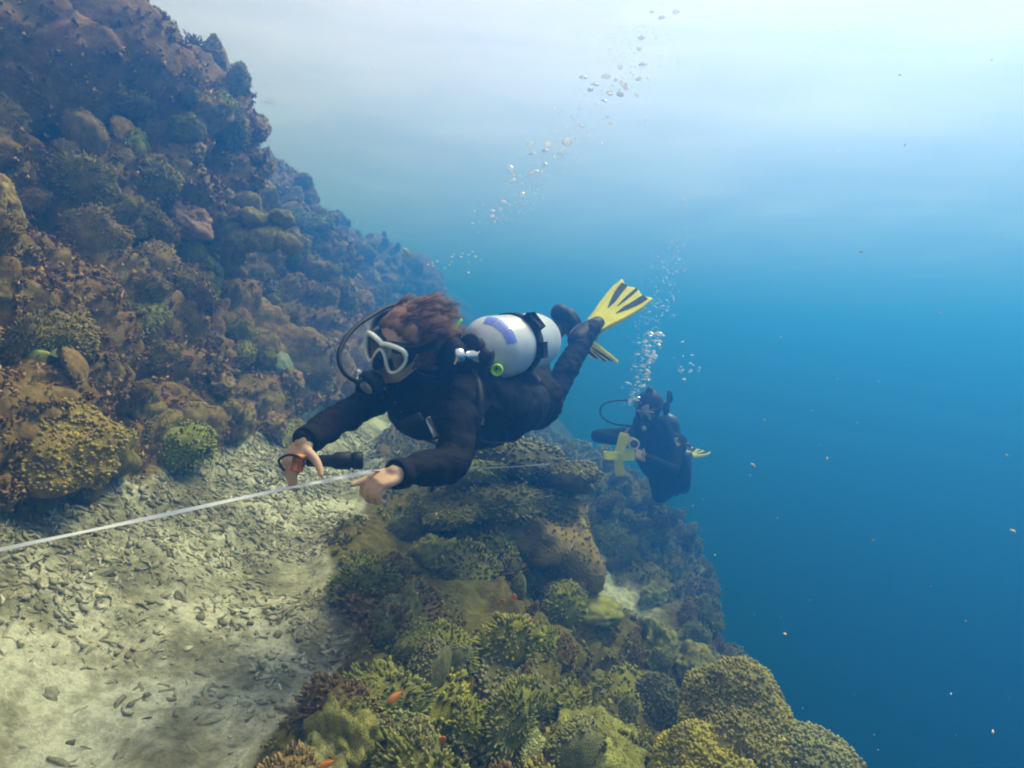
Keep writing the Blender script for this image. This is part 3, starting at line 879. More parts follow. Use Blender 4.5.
# small rubble that nobody could count: bent sticks, stubs and flat chips in drifts
n = 52000
s = r.uniform(_S[12], _S[15] + .35, n); y = 0.5 + 6.5 * r.random(n) ** 1.8
P, nn, m = frames(s, y)
dens = 0.75 * fbm(P, 1.5, 3, 61) + 0.25 * fbm(P, 5.0, 2, 65)
keep = (m > 0.3) & (dens + r.normal(0, .16, n) > -0.1)
P, nn, y = P[keep], nn[keep], y[keep]; n = len(P)
shapes = [tube_arrays([[-.5, 0, 0], [0, .12, .03], [.5, 0, 0]], [0.10, 0.13, 0.07], 5), tube_arrays([[-.3, 0, 0], [.3, .03, .02]], [0.19, 0.15], 5),
          tube_arrays([[-.55, 0, 0], [-.1, -.1, .0], [.25, .05, .08], [.5, .2, .02]], [0.06, 0.09, 0.08, 0.05], 4), (ICO[1][0] * np.array([.45, .30, .13]) * (1 + .55 * vnoise(ICO[1][0], 1.9, 3))[:, None], ICO[1][1])]
kind = r.choice(4, n, p=[.36, .16, .34, .14])
VA, FA_, TA, off = [], [], [], 0
for q, (tub, ftub) in enumerate(shapes):
    ftri = []
    for f in ftub: ftri += [(f[0], f[1], f[2])] + ([(f[0], f[2], f[3])] if len(f) == 4 else [])
    k = kind == q; p_, n_, y_ = P[k], nn[k], y[k]; c = len(p_)
    ang = r.uniform(0, 2 * np.pi, c); sz = (0.008 + 0.036 * r.random(c) ** 2.4) * (0.75 + 0.12 * y_)
    t1 = np.cross(n_, [0.3, 1, 0.1]); t1 /= np.linalg.norm(t1, axis=1, keepdims=True); t2 = np.cross(n_, t1)
    dx = np.cos(ang)[:, None] * t1 + np.sin(ang)[:, None] * t2 + n_ * r.normal(0, .25, (c, 1)); dy = np.cross(n_, dx)
    w = r.uniform(.8, 1.5, (c, 1, 1))
    VV = (p_ + n_ * r.uniform(-.006, .003, (c, 1)))[:, None, :] + sz[:, None, None] * (tub[None, :, 0:1] * dx[:, None, :] + w * tub[None, :, 1:2] * dy[:, None, :] + w * tub[None, :, 2:3] * n_[:, None, :])
    VA.append(VV.reshape(-1, 3)); FA_.append((np.array(ftri)[None] + (np.arange(c) * len(tub))[:, None, None]).reshape(-1, 3) + off); off += c * len(tub)
    TA.append(np.repeat(np.clip(r.normal(.4, .35, c), 0, 1.2), len(tub)))
me_ = mesh_from('rubble', np.vstack(VA), np.vstack(FA_))
a = me_.attributes.new('tip', 'FLOAT', 'POINT'); a.data.foreach_set('value', np.concatenate(TA).astype(np.float32))
tag(obj('rubble', me_, M_RUBBLE), 'fine broken coral rubble strewn over the pale sand', 'rubble', kind='stuff')

# ================================================================== divers
def catmull(P, n):
    P = np.asarray(P, float)
    if len(P) == 2:
        t = np.linspace(0, 1, n)[:, None]; return P[0] * (1 - t) + P[1] * t
    Q = np.vstack([2 * P[0] - P[1], P, 2 * P[-1] - P[-2]])
    out = []
    segs = len(P) - 1
    for u in np.linspace(0, segs, n):
        i = min(int(u), segs - 1); t = u - i
        a, b, c, d = Q[i], Q[i + 1], Q[i + 2], Q[i + 3]
        out.append(0.5 * ((2 * b) + (c - a) * t + (2 * a - 5 * b + 4 * c - d) * t * t + (3 * b - a - 3 * c + d) * t ** 3))
    return np.array(out)

def limb(mb, pts, radii, sides=14, per=7, tip=0.0):
    """a round-ended tapering limb through joints"""
    n = (len(pts) - 1) * per + 1
    path = catmull(pts, n)
    rad = np.interp(np.linspace(0, len(pts) - 1, n), np.arange(len(pts)), radii)
    t0 = path[1] - path[0]; t0 /= np.linalg.norm(t0); t1 = path[-1] - path[-2]; t1 /= np.linalg.norm(t1)
    pre = [path[0] - t0 * rad[0] * math.cos(a) for a in (0.25, 0.7, 1.15)]
    prr = [rad[0] * math.sin(a) for a in (0.25, 0.7, 1.15)]
    post = [path[-1] + t1 * rad[-1] * math.cos(a) for a in (1.15, 0.7, 0.25)]
    por = [rad[-1] * math.sin(a) for a in (1.15, 0.7, 0.25)]
    return mb.tube(np.vstack([pre, path, post]), np.concatenate([prr, rad, por]), sides, np.full(len(path) + 6, tip))

def ellipsoid(mb, c, axes, sub=3, tip=0.0):
    """axes: three vectors (half lengths) as rows"""
    V, F = ICO[sub]
    return mb.add(np.asarray(c) + V @ np.asarray(axes), F, tip)

def fuse(name, mb, voxel, smooth=6):
    """one continuous skin over overlapping volumes"""
    me = mb.mesh('tmp', False)
    o = bpy.data.objects.new('tmp', me); COL.objects.link(o)
    m = o.modifiers.new('r', 'REMESH'); m.mode = 'VOXEL'; m.voxel_size = voxel
    s_ = o.modifiers.new('s', 'SMOOTH'); s_.iterations = smooth; s_.factor = 0.5
    dg = bpy.context.evaluated_depsgraph_get()
    out = bpy.data.meshes.new_from_object(o.evaluated_get(dg))
    bpy.data.objects.remove(o); bpy.data.meshes.remove(me)
    out.name = name
    out.polygons.foreach_set('use_smooth', np.ones(len(out.polygons), dtype=bool))
    return out

def verts_of(me):
    a = np.empty(len(me.vertices) * 3, dtype=np.float32); me.vertices.foreach_get('co', a); return a.reshape(-1, 3).astype(float)
def normals_of(me):
    a = np.empty(len(me.vertices) * 3, dtype=np.float32); me.vertices.foreach_get('normal', a); return a.reshape(-1, 3).astype(float)
def displace(me, fn):
    V = verts_of(me); N = normals_of(me)
    me.vertices.foreach_set('co', (V + N * fn(V)[:, None]).astype(np.float32).ravel()); me.update()

def px3(*a): return np.array(pix(*a))
RIGHT, UP, BACK = (np.array(CAM_M.to_3x3() @ Vector(v)) for v in ((1, 0, 0), (0, 1, 0), (0, 0, 1)))   # of the frame
def camdir(x, y, z):
    v = RIGHT * x + UP * y + BACK * z
    return v / np.linalg.norm(v)
def orth(f, u):
    f = f / np.linalg.norm(f); u = u - f * np.dot(f, u); u /= np.linalg.norm(u)
    return f, u, np.cross(f, u)          # forward, up, the wearer's right hand... (f x u)

M_SUIT = simple_mat('black neoprene', (0.006, 0.005, 0.006), 0.8, 0, 0.12, 0.35, 9, 0.35, 90)
M_VEST = simple_mat('black nylon', (0.005, 0.005, 0.007), 0.7, 0, 0.15, 0.4, 20, 0.5, 160)
M_RUBBER = simple_mat('black rubber', (0.009, 0.009, 0.010), 0.6, 0, 0.25, 0.2, 15)
M_SKIN = simple_mat('skin', (0.58, 0.36, 0.22), 0.55, 0, 0.35, 0.12, 14, 0.15, 60)
M_HAIR = simple_mat('brown hair', (0.17, 0.075, 0.034), 0.55, 0, 0.25, 0.5, 40, tone2=[0.34, 0.18, 0.09])
M_YELLOW = simple_mat('yellow fin', (0.92, 0.82, 0.0), 0.4, 0, 0.4, 0.06, 6)
def fin_mat():
    m, t, b = new_mat('yellow fin plastic'); N, L = t.nodes, t.links
    out = [n for n in N if n.type == 'OUTPUT_MATERIAL'][0]
    tc = N.new('ShaderNodeTexCoord'); nz = N.new('ShaderNodeTexNoise'); nz.inputs['Scale'].default_value = 14; nz.inputs['Detail'].default_value = 6
    rp = N.new('ShaderNodeValToRGB'); rp.color_ramp.elements[0].color = (0.84, 0.74, 0.0, 1); rp.color_ramp.elements[1].color = (0.95, 0.88, 0.0, 1)
    rp.color_ramp.elements[0].position = .3; rp.color_ramp.elements[1].position = .6
    L.new(tc.outputs['Object'], nz.inputs['Vector']); L.new(nz.outputs['Fac'], rp.inputs['Fac']); L.new(rp.outputs['Color'], b.inputs['Base Color'])
    b.inputs['Roughness'].default_value = 0.55; b.inputs['Specular IOR Level'].default_value = 0.08
    tl = N.new('ShaderNodeBsdfTranslucent'); L.new(rp.outputs['Color'], tl.inputs[0])
    mx = N.new('ShaderNodeMixShader'); mx.inputs[0].default_value = 0.35
    L.new(b.outputs[0], mx.inputs[1]); L.new(tl.outputs[0], mx.inputs[2]); L.new(mx.outputs[0], out.inputs['Surface'])
    return m
M_YELLOW = fin_mat()
M_FINDARK = simple_mat('dark fin rubber', (0.025, 0.028, 0.006), 0.7, 0, 0.1, 0.2, 10)
M_TANK = simple_mat('silver painted steel', (0.56, 0.57, 0.58), 0.34, 0.25, 0.5, 0.16, 7, 0.08, 40)
M_STEEL = simple_mat('chromed brass', (0.62, 0.62, 0.62), 0.22, 1.0, 0.5, 0.1, 10)
M_BLUE = simple_mat('blue print', (0.16, 0.24, 0.75), 0.5, 0, 0.3, 0.15, 8)
M_NEON = simple_mat('neon green rubber', (0.42, 0.85, 0.02), 0.45, 0, 0.4, 0.08, 8)
M_PALEYEL = simple_mat('pale yellow hose', (0.75, 0.68, 0.22), 0.45, 0, 0.4, 0.1, 8)
M_RIM = simple_mat('white mask frame', (0.84, 0.88, 0.80), 0.3, 0, 0.5, 0.05, 8)
M_ORANGE = simple_mat('orange plastic', (0.85, 0.26, 0.02), 0.4, 0, 0.4, 0.08, 8)
M_GREY = simple_mat('grey plastic', (0.28, 0.28, 0.30), 0.45, 0, 0.4, 0.1, 8) if False else M_GREY
M_BUCKLE = simple_mat('grey buckle', (0.30, 0.30, 0.32), 0.4, 0, 0.4, 0.1, 8)
M_WEB = simple_mat('grey black webbing', (0.035, 0.035, 0.04), 0.6, 0, 0.3, 0.3, 60, 0.4, 300)
M_TAPE = simple_mat('white tape', (0.90, 0.90, 0.90), 0.45, 0, 0.4, 0.05, 20)

def lens_mat():
    m, t, b = new_mat('mask glass'); N, L = t.nodes, t.links
    N.remove(b); out = [n for n in N if n.type == 'OUTPUT_MATERIAL'][0]
    tr = N.new('ShaderNodeBsdfTransparent'); tr.inputs[0].default_value = (0.72, 0.84, 0.78, 1)
    gl = N.new('ShaderNodeBsdfGlossy'); gl.inputs['Roughness'].default_value = 0.06
    nz = N.new('ShaderNodeTexNoise'); nz.inputs['Scale'].default_value = 9.0
    mr = N.new('ShaderNodeMapRange'); mr.inputs['To Min'].default_value = 0.06; mr.inputs['To Max'].default_value = 0.20
    L.new(nz.outputs['Fac'], mr.inputs['Value'])
    mx = N.new('ShaderNodeMixShader'); L.new(mr.outputs[0], mx.inputs[0])
    L.new(tr.outputs[0], mx.inputs[1]); L.new(gl.outputs[0], mx.inputs[2]); L.new(mx.outputs[0], out.inputs['Surface'])
    return m
M_LENS = lens_mat()

def body_mesh(J, voxel=0.011):
    """J: joints -> one continuous body; returns the mesh"""
    mb = MB()
    for ch in J['chains']:
        limb(mb, [c[0] for c in ch], [c[1] for c in ch])
    for c, ax in J['ell']:
        ellipsoid(mb, c, ax)
    return fuse('body', mb, voxel, 5)

def assign_skin(me, tests):
    """material slot 1 (skin) on the faces whose centre passes a test"""
    C = np.empty(len(me.polygons) * 3, dtype=np.float32); me.polygons.foreach_get('center', C); C = C.reshape(-1, 3).astype(float)
    k = np.zeros(len(C), dtype=np.int32)
    for fn in tests: k |= fn(C).astype(np.int32)
    me.polygons.foreach_set('material_index', k)

def hand_into(mb, wrist, knuckle, up, spread, curls, thumb, scale=1.0, side=1):
    """palm, four unequal bent fingers and a thumb, as limbs of the body.
    wrist, knuckle: centres; up: direction of the back of the hand; curls: bend of each finger in degrees"""
    f = knuckle - wrist; L = np.linalg.norm(f); f /= L
    f, u, s = orth(f, up); s = s * side
    for k, o in enumerate((-0.028, -0.010, 0.009, 0.027)):
        limb(mb, [wrist + s * o * 0.55 * scale, wrist + f * L * .6 + s * o * scale * .95, knuckle + s * o * scale], [0.016 * scale, 0.0145 * scale, 0.0115 * scale], 10, 4)
    for k, (o, ln) in enumerate(zip((-0.029, -0.010, 0.010, 0.028), (0.070, 0.080, 0.075, 0.060))):
        p = knuckle + s * o * scale; d = f.copy(); pts = [p]
        a = R(curls[k])
        for j, fr in enumerate((0.45, 0.32, 0.23)):
            d = d * math.cos(a) - u * math.sin(a)
            uu = np.cross(np.cross(d, u), d); u_ = uu / np.linalg.norm(uu); u2 = u_
            p = p + d * ln * fr * scale + s * spread * o * fr
            pts.append(p); u, a = u2, a * 0.9
        limb(mb, pts, [0.0105 * scale, 0.0095 * scale, 0.0085 * scale, 0.0065 * scale], 10, 4)
        f0, u, s0 = orth(knuckle - wrist, up)
    b = wrist + f * L * .35 - s * 0.026 * scale
    limb(mb, [b, b + thumb * 0.035 * scale, b + thumb * 0.06 * scale + f * .006, b + thumb * 0.078 * scale + f * 0.018 * scale], [0.015 * scale, 0.0125 * scale, 0.010 * scale, 0.0075 * scale], 10, 4)

def rod(name, pts, rad, mat, parent=None, sides=10, n=24, corr=0.0):
    """a hose or strap core along a curve"""
    path = catmull(pts, n)
    rr = np.full(n, rad) * (1 + corr * np.where(np.arange(n) % 2, 1, -1))
    return obj(name, MB().tube(path, rr, sides, cap=False).mesh(name), mat, parent)

def lathe(name, prof, origin, axis, mat, parent=None, sides=28, ref=None):
    """profile [(distance along axis, radius)] turned about an axis"""
    axis = axis / np.linalg.norm(axis)
    u = np.cross(axis, np.array([0.2, 0.1, 0.97]) if ref is None else ref); u /= np.linalg.norm(u); w = np.cross(axis, u)
    a = np.linspace(0, 2 * np.pi, sides, endpoint=False)
    V = [origin + axis * d + q * (np.cos(a)[:, None] * u + np.sin(a)[:, None] * w) for d, q in prof]
    n = len(prof); F = []
    for i in range(n - 1):
        for j in range(sides):
            k = (j + 1) % sides
            F.append((i * sides + j, i * sides + k, (i + 1) * sides + k, (i + 1) * sides + j))
    F.append(tuple(range(sides))[::-1]); F.append(tuple(range((n - 1) * sides, n * sides)))
    return obj(name, MB().add(np.vstack(V), F).mesh(name), mat, parent)

def box_oriented(name, c, ex, ey, ez, mat, parent=None, bev=0.004):
    """bevelled block; ex, ey, ez are half-extent vectors"""
    bm = bmesh.new(); bmesh.ops.create_cube(bm, size=2)
    M_ = np.array([ex, ey, ez])
    for v in bm.verts: v.co = Vector(np.asarray(c) + np.array(v.co) @ M_)
    bmesh.ops.bevel(bm, geom=list(bm.edges), offset=bev, segments=2, affect='EDGES', profile=0.6)
    bmesh.ops.recalc_face_normals(bm, faces=bm.faces)
    me = bpy.data.meshes.new(name); bm.to_mesh(me); bm.free()
    for p in me.polygons: p.use_smooth = True
    return obj(name, me, mat, parent)

def ribbon(name, pts, widths, wdir, th, mat, parent=None, n=30):
    """flat band through points, wdir gives the width direction at each point"""
    path = catmull(pts, n); W = catmull(np.asarray(wdir, float), n) if np.ndim(wdir) == 2 else np.tile(wdir, (n, 1))
    wd = np.interp(np.linspace(0, 1, n), np.linspace(0, 1, len(widths)), widths)[:, None]
    W = W / np.linalg.norm(W, axis=1, keepdims=True)
    T = np.gradient(path, axis=0); T /= np.linalg.norm(T, axis=1, keepdims=True)
    Nn = np.cross(T, W)
    V = np.concatenate([path + W * wd + Nn * th, path - W * wd + Nn * th, path - W * wd - Nn * th, path + W * wd - Nn * th])
    F = []
    for i in range(n - 1):
        for a, b in ((0, 1), (1, 2), (2, 3), (3, 0)):
            F.append((a * n + i, b * n + i, b * n + i + 1, a * n + i + 1))
    F += [(0, n, 2 * n, 3 * n), (n - 1, 4 * n - 1, 3 * n - 1, 2 * n - 1)]
    return obj(name, MB().add(V, F).mesh(name, False), mat, parent)

def make_mask(parent, c, f, u, r, w=0.145, h=0.070, rim=None):
    """two-lobed dive mask in front of the face: frame, lens, skirt, strap"""
    mroot = None
    half = [(0.0, 0.40), (0.22, 0.50), (0.6, 0.52), (0.9, 0.40), (1.0, 0.05), (0.93, -0.35), (0.72, -0.72), (0.5, -0.80), (0.36, -0.58), (0.22, -0.16), (0.1, 0.06), (0.0, 0.12)]
    P2 = [(x, y) for x, y in half] + [(-x, y) for x, y in half[::-1][1:-1]]
    P2 = catmull(np.array([[x, y, 0] for x, y in P2 + [P2[0]]]), 90)[:-1]
    def at(x, y, z): return c + r * x * w / 2 + u * y * h * 0.95 + f * (z - 0.020 * x * x)
    loop = np.array([at(x, y, 0.0) for x, y, _ in P2])
    # frame: a closed rounded rim
    n = len(loop); sides = 8; a = np.linspace(0, 2 * np.pi, sides, endpoint=False)
    T = np.roll(loop, -1, 0) - np.roll(loop, 1, 0); T /= np.linalg.norm(T, axis=1, keepdims=True)
    O = np.cross(T, f); O /= np.linalg.norm(O, axis=1, keepdims=True)
    ry = np.where(P2[:, 1] > 0.25, 0.0070, 0.0048)
    V = (loop[:, None] + ry[:, None, None] * (np.cos(a)[None, :, None] * O[:, None] + 1.2 * np.sin(a)[None, :, None] * f)).reshape(-1, 3)
    F = [(i * sides + j, i * sides + (j + 1) % sides, ((i + 1) % n) * sides + (j + 1) % sides, ((i + 1) % n) * sides + j) for i in range(n) for j in range(sides)]
    mroot = obj('dive_mask', MB().add(V, F).mesh('dive_mask'), rim or M_RIM, parent)
    # lens: fan of the outline
    half_n = n
    cen = np.array([at(-0.55, 0.0, 0), at(0.55, 0.0, 0), at(0, .27, 0)])
    F = []
    for i in range(n):
        x = 0.5 * (P2[i, 0] + P2[(i + 1) % n, 0])
        k = n + (0 if x < -0.1 else 1 if x > 0.1 else 2)
        F.append((i, (i + 1) % n, k))
    # close the gaps between the fan centres
    xs = P2[:, 0]
    for ymask in (P2[:, 1] > 0.25, P2[:, 1] < 0.25):
        for sgn, kc in ((-0.1, n), (0.1, n + 1)):
            cand = [i for i in range(n) if ymask[i]]
            i = min(cand, key=lambda q: abs(xs[q] - sgn)); F.append((i, kc, n + 2))
    obj('lens', MB().add(np.vstack([loop - f * 0.001, cen]), F).mesh('lens', False), M_LENS, mroot)
    # skirt of black silicone back to the face
    back = np.array([at(x * 0.97, y * 1.02, -0.05) for x, y, _ in P2]); mid = np.array([at(x * 1.03, y * 1.06, -0.022) for x, y, _ in P2])
    V = np.vstack([loop - f * .002, mid, back]); F = []
    for e in range(2):
        for i in range(n):
            k = (i + 1) % n; F.append((e * n + i, e * n + k, (e + 1) * n + k, (e + 1) * n + i))
    sk = obj('skirt', MB().add(V, F).mesh('skirt'), M_RUBBER, mroot)
    nose = MB(); limb(nose, [c + u * -0.002 + f * -0.03, c - u * 0.022 + f * 0.004, c - u * 0.040 + f * 0.006], [0.012, 0.014, 0.017]); obj('nose_pocket', nose.mesh('nose_pocket'), M_RUBBER, mroot)
    return mroot

def make_strap(mask, hc, f, u, r, rad, z=0.012, width=0.016):
    """band round the head"""
    n = 40; a = np.linspace(0.35, 2 * np.pi - 0.35, n)
    path = np.array([hc + f * rad[0] * math.cos(t) + r * rad[1] * math.sin(t) + u * (z + 0.012 * (1 - math.cos(t))) for t in a])
    ribbon('strap', path[::3], [width * .7, width, width * 1.3, width, width * .7], u, 0.003, M_RUBBER, mask, 44)

def make_fin(parent, heel, d, wdir, length, wheel, wtip, bend=0.05):
    """paddle fin: blade with side rails and dark grooves, foot pocket"""
    d = d / np.linalg.norm(d); wdir = wdir - d * np.dot(wdir, d); wdir /= np.linalg.norm(wdir); nrm = np.cross(d, wdir)
    nu, nv = 26, 21
    U, Vv = np.meshgrid(np.linspace(0, 1, nu), np.linspace(-1, 1, nv), indexing='ij')
    W = np.interp(U, [0, 0.15, 0.45, 0.8, 1.0], [wheel * .62, wheel * .72, wtip * 0.78, wtip * 1.0, wtip * .98])
    tipcut = 0.055 * np.cos(Vv * np.pi * 2.0) * (U ** 6) + 0.03 * (1 - Vv ** 2) * U ** 4
    L = length * (U + tipcut * 0.6)
    Z = -bend * U ** 2
    th = 0.004 + 0.010 * (np.abs(Vv) > 0.88) * (1 - 0.6 * U) + 0.004 * (1 - U)
    C0 = heel + d * L[..., None] + wdir * (Vv * W)[..., None] + nrm * Z[..., None]
    T_ = (C0 + nrm * th[..., None]).reshape(-1, 3); B_ = (C0 - nrm * th[..., None]).reshape(-1, 3); N = nu * nv
    ii = np.arange(N).reshape(nu, nv)
    F = []
    for i in range(nu - 1):
        for j in range(nv - 1):
            F.append((ii[i, j], ii[i + 1, j], ii[i + 1, j + 1], ii[i, j + 1])); F.append((N + ii[i, j], N + ii[i, j + 1], N + ii[i + 1, j + 1], N + ii[i + 1, j]))
    edge = list(ii[:, 0]) + list(ii[-1, 1:]) + list(ii[::-1, -1][1:]) + list(ii[0, ::-1][1:-1])
    for a, b in zip(edge, edge[1:] + edge[:1]): F.append((a, N + a, N + b, b))
    fin = obj('fin', MB().add(np.vstack([T_, B_]), [tuple(int(q) for q in f) for f in F]).mesh('fin'), M_YELLOW, parent)
    def surf(uu, vv, s_): 
        w_ = np.interp(uu, [0, 0.15, 0.45, 0.8, 1.0], [wheel * .62, wheel * .72, wtip * 0.78, wtip, wtip * .98])
        return heel + d * length * (uu + (0.055 * math.cos(vv * math.pi * 2) * uu ** 6 + 0.03 * (1 - vv * vv) * uu ** 4) * .6) + wdir * vv * w_ + nrm * (-bend * uu ** 2 + s_ * 0.0055)
    for s_ in (1, -1):
        for v0, v1, u0, u1, hw in ((-0.34, -0.66, 0.42, 0.99, 0.019), (0.34, 0.66, 0.42, 0.99, 0.019), (0.0, 0.0, 0.55, 0.99, 0.009)):
            pts = [surf(u0 + (u1 - u0) * t, v0 + (v1 - v0) * t, s_) for t in (0, .33, .66, 1)]
            ribbon('groove', pts, [0.002, hw * .8, hw, hw], wdir, 0.0018, M_FINDARK, fin, 12)
    ribbon('vent', [surf(0.12, -0.5, 1), surf(0.12, 0.0, 1), surf(0.12, 0.5, 1)], [0.005, 0.006, 0.005], d, 0.0035, M_FINDARK, fin, 8)
    mb = MB(); limb(mb, [heel - d * 0.16, heel - d * 0.06, heel + d * 0.05], [0.048, 0.052, 0.036]); obj('foot_pocket', mb.mesh('foot_pocket'), M_RUBBER, fin)
    ribbon('heel_strap', [heel - d * .04 + wdir * .055, heel - d * .15 + wdir * .05, heel - d * .19, heel - d * .15 - wdir * .05, heel - d * .04 - wdir * .055], [0.009] * 3, nrm, 0.003, M_RUBBER, fin, 18)
    box_oriented('buckle', heel - d * .06 + wdir * .056, d * .014, wdir * .006, nrm * .009, M_BUCKLE, fin, .002)
    return fin

# ------------------------------------------------------------------ the near diver
HC = px3(406, 343, 1.78)                                   # head centre
hf, hu, hr = orth(camdir(-0.50, -0.34, 0.80), camdir(0.36, 0.90, 0.25))
hr = -hr if np.dot(hr, RIGHT) < 0 else hr                  # towards the right of the frame
person = empty('person', px3(470, 395, 2.05))
tag(person, 'diver in black wetsuit with brown hair and white mask pulling the tape', 'person')
def under(o, root):
    o.parent = root; o.matrix_parent_inverse = Matrix.Translation(-root.location); return o

sh_R, el_R, wr_R = px3(402, 386, 1.93), px3(353, 411, 1.72), px3(307, 440, 1.50)
sh_L, el_L, wr_L = px3(463, 400, 1.77), px3(451, 463, 1.60), px3(398, 474, 1.41)
neck, chest, waist, pelvis = px3(428, 366, 1.86), px3(450, 392, 1.94), px3(495, 398, 2.22), px3(524, 398, 2.42)
hip_L, kn_L, an_L = px3(516, 397, 2.38), px3(549, 397, 2.74), px3(586, 338, 2.98)
hip_R, kn_R, an_R = px3(524, 384, 2.46), px3(532, 346, 2.84), px3(562, 326, 3.08)
lat = sh_L - sh_R; lat /= np.linalg.norm(lat)
hand_R = px3(291, 462, 1.47); hand_L = px3(377, 481, 1.37)
J = {'chains': [
    [(neck + (HC - neck) * .55, 0.062), (neck, 0.068), (chest, 0.11)],
    [(chest - lat * .09, 0.115), ((chest + waist) / 2 - lat * .06, 0.125), (waist - lat * .035, 0.12), (pelvis - lat * .04, 0.125)],
    [(chest + lat * .08, 0.120), ((chest + waist) / 2 + lat * .05, 0.125), (waist + lat * .035, 0.12), (pelvis + lat * .04, 0.125)],
    [(chest - lat * .10, 0.09), (sh_R, 0.068), ((sh_R + el_R) / 2, 0.054), (el_R, 0.045), ((el_R + wr_R) / 2, 0.042), (wr_R, 0.033)],
    [(chest + lat * .08, 0.09), (sh_L, 0.072), ((sh_L + el_L) / 2, 0.057), (el_L, 0.047), ((el_L + wr_L) / 2, 0.044), (wr_L, 0.033)],
    [(pelvis + lat * .05, 0.12), (hip_L, 0.115), ((hip_L + kn_L) / 2, 0.095), (kn_L, 0.064), (kn_L * .6 + an_L * .4, 0.060), (an_L, 0.047), (an_L + (an_L - kn_L) * .22, 0.040)],
    [(pelvis - lat * .05, 0.12), (hip_R, 0.115), ((hip_R + kn_R) / 2, 0.092), (kn_R, 0.066), (kn_R * .6 + an_R * .4, 0.062), (an_R, 0.044)],
], 'ell': [(HC + hu * .012, [hf * .092, hu * .108, hr * .074]), (HC - hu * .055 + hf * .035, [hf * .062, hu * .062, hr * .055]),
           (HC - hu * .018 + hf * .102, [hf * .018, hu * .024, hr * .014]),
           (HC - hu * .012 + hr * .078, [hf * .018, hu * .03, hr * .010]), (HC - hu * .012 - hr * .078, [hf * .018, hu * .03, hr * .010])]}
me_ = body_mesh(J, 0.010)
def in_head(C): return (np.linalg.norm(C - HC, axis=1) < 0.155) & ((C - neck) @ (HC - neck) > 0.55 * np.dot(HC - neck, HC - neck))
displace(me_, lambda V: np.where(np.linalg.norm(V - HC, axis=1) < 0.17, 0, 0.006 * fbm(V * np.array([1, 1, 1.6]), 16, 3, 5) + 0.004 * vnoise(V, 45, 8)))
me_.materials.append(M_SUIT); me_.materials.append(M_SKIN)
assign_skin(me_, [in_head])
under(obj('body', me_), person)

# hands, bare, coming out of the cuffs
mb = MB(); hand_into(mb, wr_R + (wr_R - el_R) * .03, hand_R, camdir(-0.55, 0.35, 0.75), 0.15, (22, 26, 34, 40), camdir(0.75, -0.6, 0.3), 0.92, 1)
limb(mb, [wr_R - (wr_R - el_R) * .12, wr_R + (wr_R - el_R) * .04], [0.028, 0.025], 12, 4)
under(obj('hand', fuse('hand', mb, 0.0032, 3), M_SKIN), person)
mb = MB(); hand_into(mb, wr_L + (wr_L - el_L) * .02, hand_L, camdir(-0.1, 0.85, 0.5), 0.15, (44, 48, 52, 55), camdir(-0.75, -0.25, 0.5), 0.85, -1)
limb(mb, [wr_L - (wr_L - el_L) * .12, wr_L + (wr_L - el_L) * .04], [0.028, 0.025], 12, 4)
under(obj('hand', fuse('hand', mb, 0.0032, 3), M_SKIN), person)
for a_, b_ in ((el_R, wr_R), (el_L, wr_L)):
    ax = b_ - a_; ax /= np.linalg.norm(ax)
    under(lathe('cuff', [(-0.03, 0.032), (-0.03, 0.037), (0.0, 0.036), (0.004, 0.033), (0.0, 0.028)], b_ + ax * .008, ax, M_SUIT), person)

# hair: a shaggy cap swept back, plus loose strands
hroot = MB(); V_, F_ = ICO[4]
W_ = V_ * (1 + 0.06 * fbm(V_, 3.0, 3, 4) + 0.03 * vnoise(V_ * np.array([1, 6, 6]), 4, 7))[:, None]
keepv = (W_[:, 0] < 0.42 + 1.0 * np.clip(W_[:, 1], 0, 1))               # open to the face
Wl = np.where(keepv[:, None], W_, W_ * 0.74)
hroot.add(HC + hu * .018 - hf * .008 + Wl @ np.array([hf * .108, hu * .106, hr * .086]), F_)
hair = under(obj('hair', hroot.mesh('hair'), M_HAIR), person)
r = np.random.default_rng(8); st = MB()
for c_ in range(330):
    dc = r.normal(0, 1, 3); dc /= np.linalg.norm(dc)
    cflow = r.normal(0, .17, 3); cl = r.uniform(0.035, 0.10); clift = max(0, r.normal(.04, .10))
    for k in range(24):
        d = dc + r.normal(0, .10, 3); d /= np.linalg.norm(d)
        if d[0] > 0.42 + 1.0 * max(d[1], 0) or d[1] < -0.65: continue
        p0 = HC + hu * .018 - hf * .008 + d @ np.array([hf * .108, hu * .106, hr * .086]) * .985
        nrm_ = p0 - HC; nrm_ /= np.linalg.norm(nrm_)
        flow = -hf * 0.75 + camdir(0.75, 0.15, -.2) * 0.6 + cflow + nrm_ * clift - UP * .15 + r.normal(0, .05, 3)
        flow /= np.linalg.norm(flow); L = cl * r.uniform(.75, 1.1)
        tipc = (HC + hu * .018 - hf * .008 + dc @ np.array([hf * .108, hu * .106, hr * .086])) + flow * cl + nrm_ * .004
        e = (p0 + flow * L) * .45 + tipc * .55
        st.tube([p0 - nrm_ * .004, (p0 + e) / 2 + nrm_ * (.006 + .006 * clift), e], [0.0012, 0.0010, 0.0003], 3)
under(obj('hair_strands', st.mesh('hair_strands'), M_HAIR), person)

mask = make_mask(person, HC + hf * .112 + hu * .008, hf, hu, hr, .146, .066)
mask.matrix_parent_inverse = Matrix.Translation(-person.location)
make_strap(mask, HC + hu * .02, hf, hu, hr, (0.116, 0.097))

